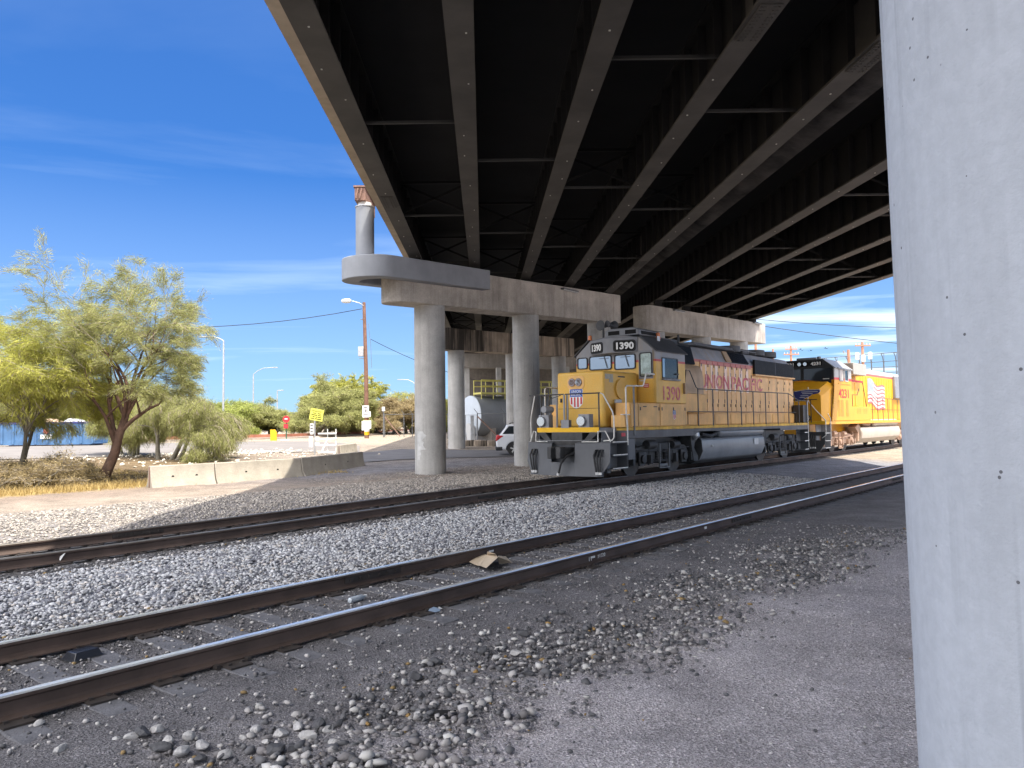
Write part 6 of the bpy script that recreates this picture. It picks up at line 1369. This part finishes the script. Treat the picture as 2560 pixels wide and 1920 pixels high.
litter('plastic_bag', 'pale crumpled plastic scrap between the far rails', 'plastic scrap', 228, 1362, TROT, [('sheet', MB().loft([[(-.16, -.05, 0), (-.16, .05, 0), (-.14, 0, .05)], [(0, -.08, 0), (0, .08, 0), (0, 0, .12)], [(.18, -.04, 0), (.18, .05, 0), (.18, 0, .04)]]), CP), ('edge', MB().plate([(-.2, -.04, .01), (-.16, .06, .01), (-.17, .0, .05)], (0, 0, 1), .004), CP)])
litter('pale_stick', 'flat pale stick lying in the dirt below the near rail', 'stick', 256, 1745, TROT+.12, [('stick', MB().box(-.11, .11, -.016, .016, 0, .014), 'white_paint'), ('splinter', MB().box(.05, .15, .017, .03, 0, .01), 'white_paint')])
litter('blue_wrapper', 'small shiny blue wrapper outside the near rail', 'wrapper', 1084, 1531, .5, [('sheet', MB().loft([[(-.06, -.03, 0), (-.06, .03, 0), (-.05, 0, .03)], [(.02, -.04, 0), (.02, .04, 0), (.0, 0, .05)], [(.07, -.02, 0), (.07, .02, 0), (.07, 0, .02)]]), plain('pale blue foil', (.35, .45, .60), .25, .3)), ('corner', MB().plate([(.05, .0, .02), (.11, .02, .01), (.08, .05, .03)], (0, 0, 1), .003), 'white')])
litter('rubber_scrap', 'torn black rubber scrap lying on the dirt at the gravel edge', 'rubber scrap', 1102, 1792, .4, [('scrap', MB().loft([[(-.10, -.02, 0), (-.10, .03, 0), (-.09, .0, .02)], [(-.03, -.04, 0), (-.02, .05, 0), (-.03, 0, .04)], [(.05, -.03, 0), (.05, .04, 0), (.05, .01, .025)], [(.11, -.01, 0), (.11, .02, 0), (.11, 0, .02)]]), 'rubber'), ('strip', MB().bar((-.05, -.05, .012), (.10, -.035, .012), .025, .008), 'rubber')])
# white chalk marks on the near rails
mk = W(9.05, 6.083-.013, .118)
tr_ = [o for o in bpy.data.objects if o.name.startswith('railway_track')][0]
text('#1320', .075, (9.20, 6.077-.018, .085), (1, 0, 0), (0, 0, 1), 'white_paint', tr_, name='chalk_mark', th=.002)
m_ = MB(); m_.box(9.03, 9.13, 6.077-.019, 6.077-.0095, .10, .125); m_.box(8.99, 8.996, 6.077-.017, 6.077-.0095, .05, .125); m_.box(9.04, 9.046, 6.077-.017, 6.077-.0095, .05, .095); m_.build('chalk_mark', 'white', tr_)
m_ = MB(); m_.box(12.6, 12.68, 6.077-.019, 6.077-.0095, .10, .14); m_.build('chalk_mark', 'white', tr_); m_ = MB(); m_.box(8.6, 8.7, 7.583-.019, 7.583-.0095, .10, .125); m_.build('chalk_mark', 'white', tr_)
# ------------------------------------------------------------------ trees
LM = {'olive': leafmat('olive foliage', (.22, .23, .09), (.46, .46, .19)), 'yellow': leafmat('yellow green foliage', (.26, .27, .06), (.55, .53, .14)), 'green': leafmat('fresh green foliage', (.20, .24, .06), (.48, .51, .16)),
      'brown': leafmat('dry brown foliage', (.24, .19, .10), (.50, .40, .22)), 'grass': leafmat('dry grass', (.30, .21, .08), (.62, .48, .22), .3), 'twig': mat('thin twigs', (.26, .22, .165), .9, var=.2)}
def grow(rs, base, lean, trunk_h, trunk_r, spread, height, levels, kids, droop, wig=.22, first_n=4, low=.75):
    """returns branch polylines [(pts, radii, level)]"""
    out = []
    def seg(p, d, L, r, lev):
        n = 5 if lev < 2 else 4; pts = [p.copy()]; rad = [r]; q = p.copy(); dd = d.copy()
        for i in range(n):
            dd = (dd + Vector((rs.gauss(0, wig), rs.gauss(0, wig), rs.gauss(0, wig*.6)-droop*lev*.05))).normalized()
            q = q + dd*(L/n); pts.append(q.copy()); rad.append(max(.004, r*(1-.55*(i+1)/n)))
        out.append((pts, rad, lev))
        if lev >= levels: return
        k = kids if lev else first_n
        for i in range(k):
            f = (0.35+.65*(i+1)/k) if lev else (low+(1-low)*(i+1)/k); j = f*n; a = int(min(j, n-1)); u = j-a; s = pts[a].lerp(pts[a+1], u)
            az = rs.random()*6.283; el = rs.uniform(.25, 1.0)*spread
            side = Vector((math.cos(az), math.sin(az), 0)); nd = (dd*math.cos(el) + side*math.sin(el) + Vector((0, 0, .15 if lev < 2 else -.02))).normalized()
            seg(s, nd, L*rs.uniform(.58, .82), rad[a]*rs.uniform(.5, .68), lev+1)
    seg(Vector(base), Vector(lean).normalized(), trunk_h, trunk_r, 0)
    return out
def make_tree(name, label, cat, loc, rs_seed, lean=(0, 0, 1), trunk_h=2.0, trunk_r=.16, spread=.75, height=6, levels=5, kids=3, first_n=4, droop=.6, leaf='olive', per=10, lsize=(.10, .022), squash=None, group=None, stems=1, bark='bark_grey', twiggy=.5, floor=.3, wig=.22, leafmin=3, low=.75, align=.8, fuzz=.55, off=.07):
    rs = random.Random(rs_seed); rg = np.random.default_rng(rs_seed)
    root = thing(name, label, cat, loc, 0, group)
    br = []
    for s in range(stems):
        a = rs.random()*6.28; l_ = Vector(lean) if stems == 1 else (Vector(lean)+Vector((math.cos(a), math.sin(a), 0))*.55)
        br += grow(rs, (0.15*math.cos(a)*(stems > 1), .15*math.sin(a)*(stems > 1), -.15), l_, trunk_h*rs.uniform(.85, 1.1), trunk_r, spread, height, levels, kids, droop, wig, first_n, low)
    zmax = max(p.z for pts, _, _ in br for p in pts); sc = height/zmax
    sx = squash or 1.0
    f = lambda p: Vector((p.x*sc*sx, p.y*sc*sx, p.z*sc if p.z < 0 else max(p.z*sc, min(p.z*sc+.3, floor if math.hypot(p.x, p.y) > 1.0 else p.z*sc))))
    tms = []; tw = MB(); C = []; D = []; S_ = []
    for pts, rad, lev in br:
        P = [f(p) for p in pts]; rr = [r*sc for r in rad]
        if lev == 0: tms.append(MB())
        if lev <= 2: tms[-1].tube(P, rr, 8 if lev == 0 else 5, cap=False)
        elif rs.random() < twiggy: tw.tube(P, [max(.006, r*.9) for r in rr], 3, cap=False)
        if lev >= leafmin:
            for i in range(len(P)-1):
                m = max(1, int(per*rs.uniform(.5, 1.5)*(1.3 if lev == levels else .7))); u = rg.random((m, 1)); a = np.array(P[i]); b = np.array(P[i+1])
                c = a+(b-a)*u + rg.normal(0, off*sc**.5, (m, 3)); C.append(c); d = (b-a)/max(1e-6, np.linalg.norm(b-a)); D.append(np.tile(d, (m, 1))*align + rg.normal(0, fuzz, (m, 3)) - np.array([0, 0, .15*droop])); S_.append(np.clip(rg.normal(.5+.3*rg.normal(), .2, m), 0, 1))
    for tm in tms: tm.build('trunk', bark, root, angle=80)
    if tw.v: tw.build('twigs', LM['twig'], root, smooth=False)
    C = np.concatenate(C); D = np.concatenate(D); sh = np.concatenate(S_); n = len(C)
    D /= np.linalg.norm(D, axis=1, keepdims=True); r3 = rg.normal(0, 1, (n, 3)); U = np.cross(D, r3); U /= np.linalg.norm(U, axis=1, keepdims=True)
    ln = lsize[0]*(.6+.8*rg.random((n, 1))); wd = lsize[1]*(.6+.8*rg.random((n, 1)))
    V = np.stack([C-D*ln-U*wd*.4, C+U*wd, C+D*ln, C-U*wd], 1).reshape(-1, 3)
    F = np.arange(4*n).reshape(-1, 4)
    fastmesh('crown', V, F, LM[leaf], {'shade': ('FLOAT', np.repeat(sh, 4))}, root)
    return root, n
cnt = []
b1 = on(247, 1204)
r, n = make_tree('mesquite_tree', 'tall wispy mesquite with a leaning brown trunk between the dumpster and the barrier', 'tree', b1, 11, lean=(.42, .1, 1), trunk_h=2.6, trunk_r=.17, spread=1.05, height=8.2, levels=6, kids=3, first_n=9, droop=.12, leaf='olive', per=7, lsize=(.09, .0055), bark='bark', twiggy=1.0, floor=.55, leafmin=4, squash=.74, wig=.13, low=.42, align=1.0, fuzz=.28, off=.06); cnt.append(n)
b2 = on(35, 1205)
r, n = make_tree('palo_verde_tree', 'yellow green palo verde spreading in from the left edge of the view', 'tree', b2, 5, lean=(-.15, .1, 1), trunk_h=1.9, trunk_r=.075, spread=1.05, height=6.4, levels=6, kids=3, first_n=7, droop=.3, leaf='yellow', per=7, lsize=(.10, .006), twiggy=1.0, stems=3, floor=.5, squash=.95, wig=.13, leafmin=4, low=.5, align=1.0, fuzz=.3, off=.07); cnt.append(n)
b3 = on(405, 1150); 
r, n = make_tree('mesquite_tree', 'low spreading olive mesquite in front of the distant rails, right of the leaning trunk', 'tree', b3, 21, lean=(.1, .1, 1), trunk_h=.7, trunk_r=.05, spread=1.0, height=3.9, levels=6, kids=3, first_n=5, droop=.7, leaf='olive', per=6, lsize=(.08, .006), stems=3, floor=.1, squash=.8, twiggy=1.0, wig=.14, align=1.0, fuzz=.3); cnt.append(n)
for k, (px, py, h_, lf, sq) in enumerate([(320, 1140, 4.4, 'olive', .8)]):
    b = on(px, py); r, n = make_tree('mesquite_bush', ['broad low mesquite bush right behind the leaning trunk', 'low feathery bush behind the second barrier'][k], 'bush', b, 70+k, trunk_h=.6, trunk_r=.045, spread=1.05, height=h_, levels=6, kids=3, first_n=5, droop=.6, leaf=lf, per=5, lsize=(.09, .0065), stems=4, floor=.1, squash=sq, twiggy=1.0, wig=.14, align=1.0, fuzz=.3, leafmin=4, group='low bushes around the leaning trunk'); cnt.append(n)
def shrub(label, px, py, Y, top, width, leaf, seed, name='desert_bush', per=8, group='bushes beyond the far track', **kw):
    b = gpos(px, py, Y); h = at(px, top, Y).z-b.z
    a = dict(leafmin=4, trunk_h=.5, trunk_r=.07, spread=.95, levels=5, kids=4, first_n=5, droop=.5, stems=3, lsize=(.13, .022), floor=.1, twiggy=.9, wig=.18); a.update(kw)
    return make_tree(name, label, 'bush' if 'bush' in name else 'tree', b, seed, height=h, leaf=leaf, per=per, group=group, squash=width, **a)
for args in [(('large round olive bush left of the brown pole', 775, 1076, 84, 938, 1.15, 'olive', 31), dict(per=14)),
             (('green bush between the two street lights', 590, 1076, 92, 1000, 1.9, 'green', 33), {}), (('low green bush with dry tips right of the second street light', 655, 1076, 90, 1010, 2.1, 'olive', 34), {}),
             (('olive bush beside the first street light', 535, 1078, 92, 990, 1.6, 'olive', 35), {}), (('dry brown bush under the pale green tree', 880, 1072, 92, 1005, 1.9, 'brown', 36), {}),
             (('dry brown bush behind the chain link fence', 985, 1070, 98, 985, 1.7, 'brown', 37), {}), (('green bush just left of the first concrete column', 1030, 1068, 104, 975, 1.6, 'yellow', 38), {}),
             (('bushy green growth left of the first street light', 470, 1085, 80, 985, 1.6, 'green', 39), {}), (('distant green bush behind the dumpster', 300, 1075, 95, 970, 1.8, 'green', 40), {}), (('distant olive bush behind the palo verde', 60, 1075, 95, 960, 1.8, 'olive', 41), {}), (('far olive bush seen between the columns', 1120, 1066, 120, 1010, 1.5, 'olive', 43), {})]:
    r, n = shrub(*args[0], **args[1]); cnt.append(n)
r, n = shrub('pale green tree with curving bare limbs behind the brown pole', 930, 1074, 95, 930, 1.35, 'yellow', 44, name='palo_verde_tree', trunk_h=2.6, stems=2, spread=.85, per=9, floor=2.6, trunk_r=.16, group=None, droop=.4); cnt.append(n)
# dead brush under the trees
for k, (px, py, h) in enumerate([(30, 1225, 1.2), (120, 1195, .9), (165, 1205, .7)]):
    b = on(px, py); r, n = make_tree('dry_brush', ['tangled grey dead brush at the left edge', 'grey dead brush below the dumpster', 'small grey dead brush nearest the grass strip'][k], 'bush', b, 60+k, trunk_h=.35, trunk_r=.035, spread=1.1, height=h, levels=4, kids=4, first_n=5, droop=.3, leaf='brown', per=2, lsize=(.05, .008), stems=5, twiggy=1.0, floor=.02, squash=1.6, group='dead brush under the trees'); cnt.append(n)
# grass blades: the dry strip along the dirt road and the bank under the trees
def blades(name, pts, hgt, wdt, leaf, seed):
    rg = np.random.default_rng(seed); n = len(pts); a = rg.random(n)*6.28; h = hgt[0]+(hgt[1]-hgt[0])*rg.random(n)**1.5; lean = rg.normal(0, .45, (n, 2))*h[:, None]
    wv = np.stack([np.cos(a), np.sin(a), np.zeros(n)], -1)*wdt; B = pts; T_ = pts+np.stack([lean[:, 0], lean[:, 1], h], -1); V = np.stack([B-wv, B+wv, T_], 1).reshape(-1, 3)
    o = fastmesh(name, V, np.arange(3*n).reshape(-1, 3), LM[leaf], {'shade': ('FLOAT', np.repeat(rg.random(n), 3))}); return tag(o, kind='stuff')
def scatter(n, tr, lr, f=None):
    t = tr[0]+(tr[1]-tr[0])*rng.random(n); l = lr[0]+(lr[1]-lr[0])*rng.random(n)
    if f is not None: k = rng.random(n) < f(t, l); t, l = t[k], l[k]
    return np.stack([t*T.x+l*Lv.x, t*T.y+l*Lv.y, gtl(t, l)], -1)
blades('grass', scatter(16000, (-4, 12.2), (24.2, 26.0), lambda t, l: np.exp(-((l-25.0)/.55)**2)), (.06, .26), .012, 'grass', 1)
blades('grass', scatter(6000, (11.5, 19.5), (23.0, 26.6), lambda t, l: np.exp(-((l-24.35-(19-t)*.0-.16*np.abs(t-12)*.3)/.35)**2)), (.03, .14), .012, 'grass', 2)
blades('grass', scatter(26000, (-6, 14), (26.0, 35), lambda t, l: .5+.5*np.sin(t*2.1)*np.cos(l*1.7)), (.03, .16), .016, 'grass', 3)
blades('dry_litter', scatter(22000, (-6, 14), (25.9, 34), lambda t, l: .5+.5*np.sin(t*1.3+1)*np.cos(l*2.3)), (.02, .12), .02, 'brown', 4)
print('LEAVES', cnt, sum(cnt))
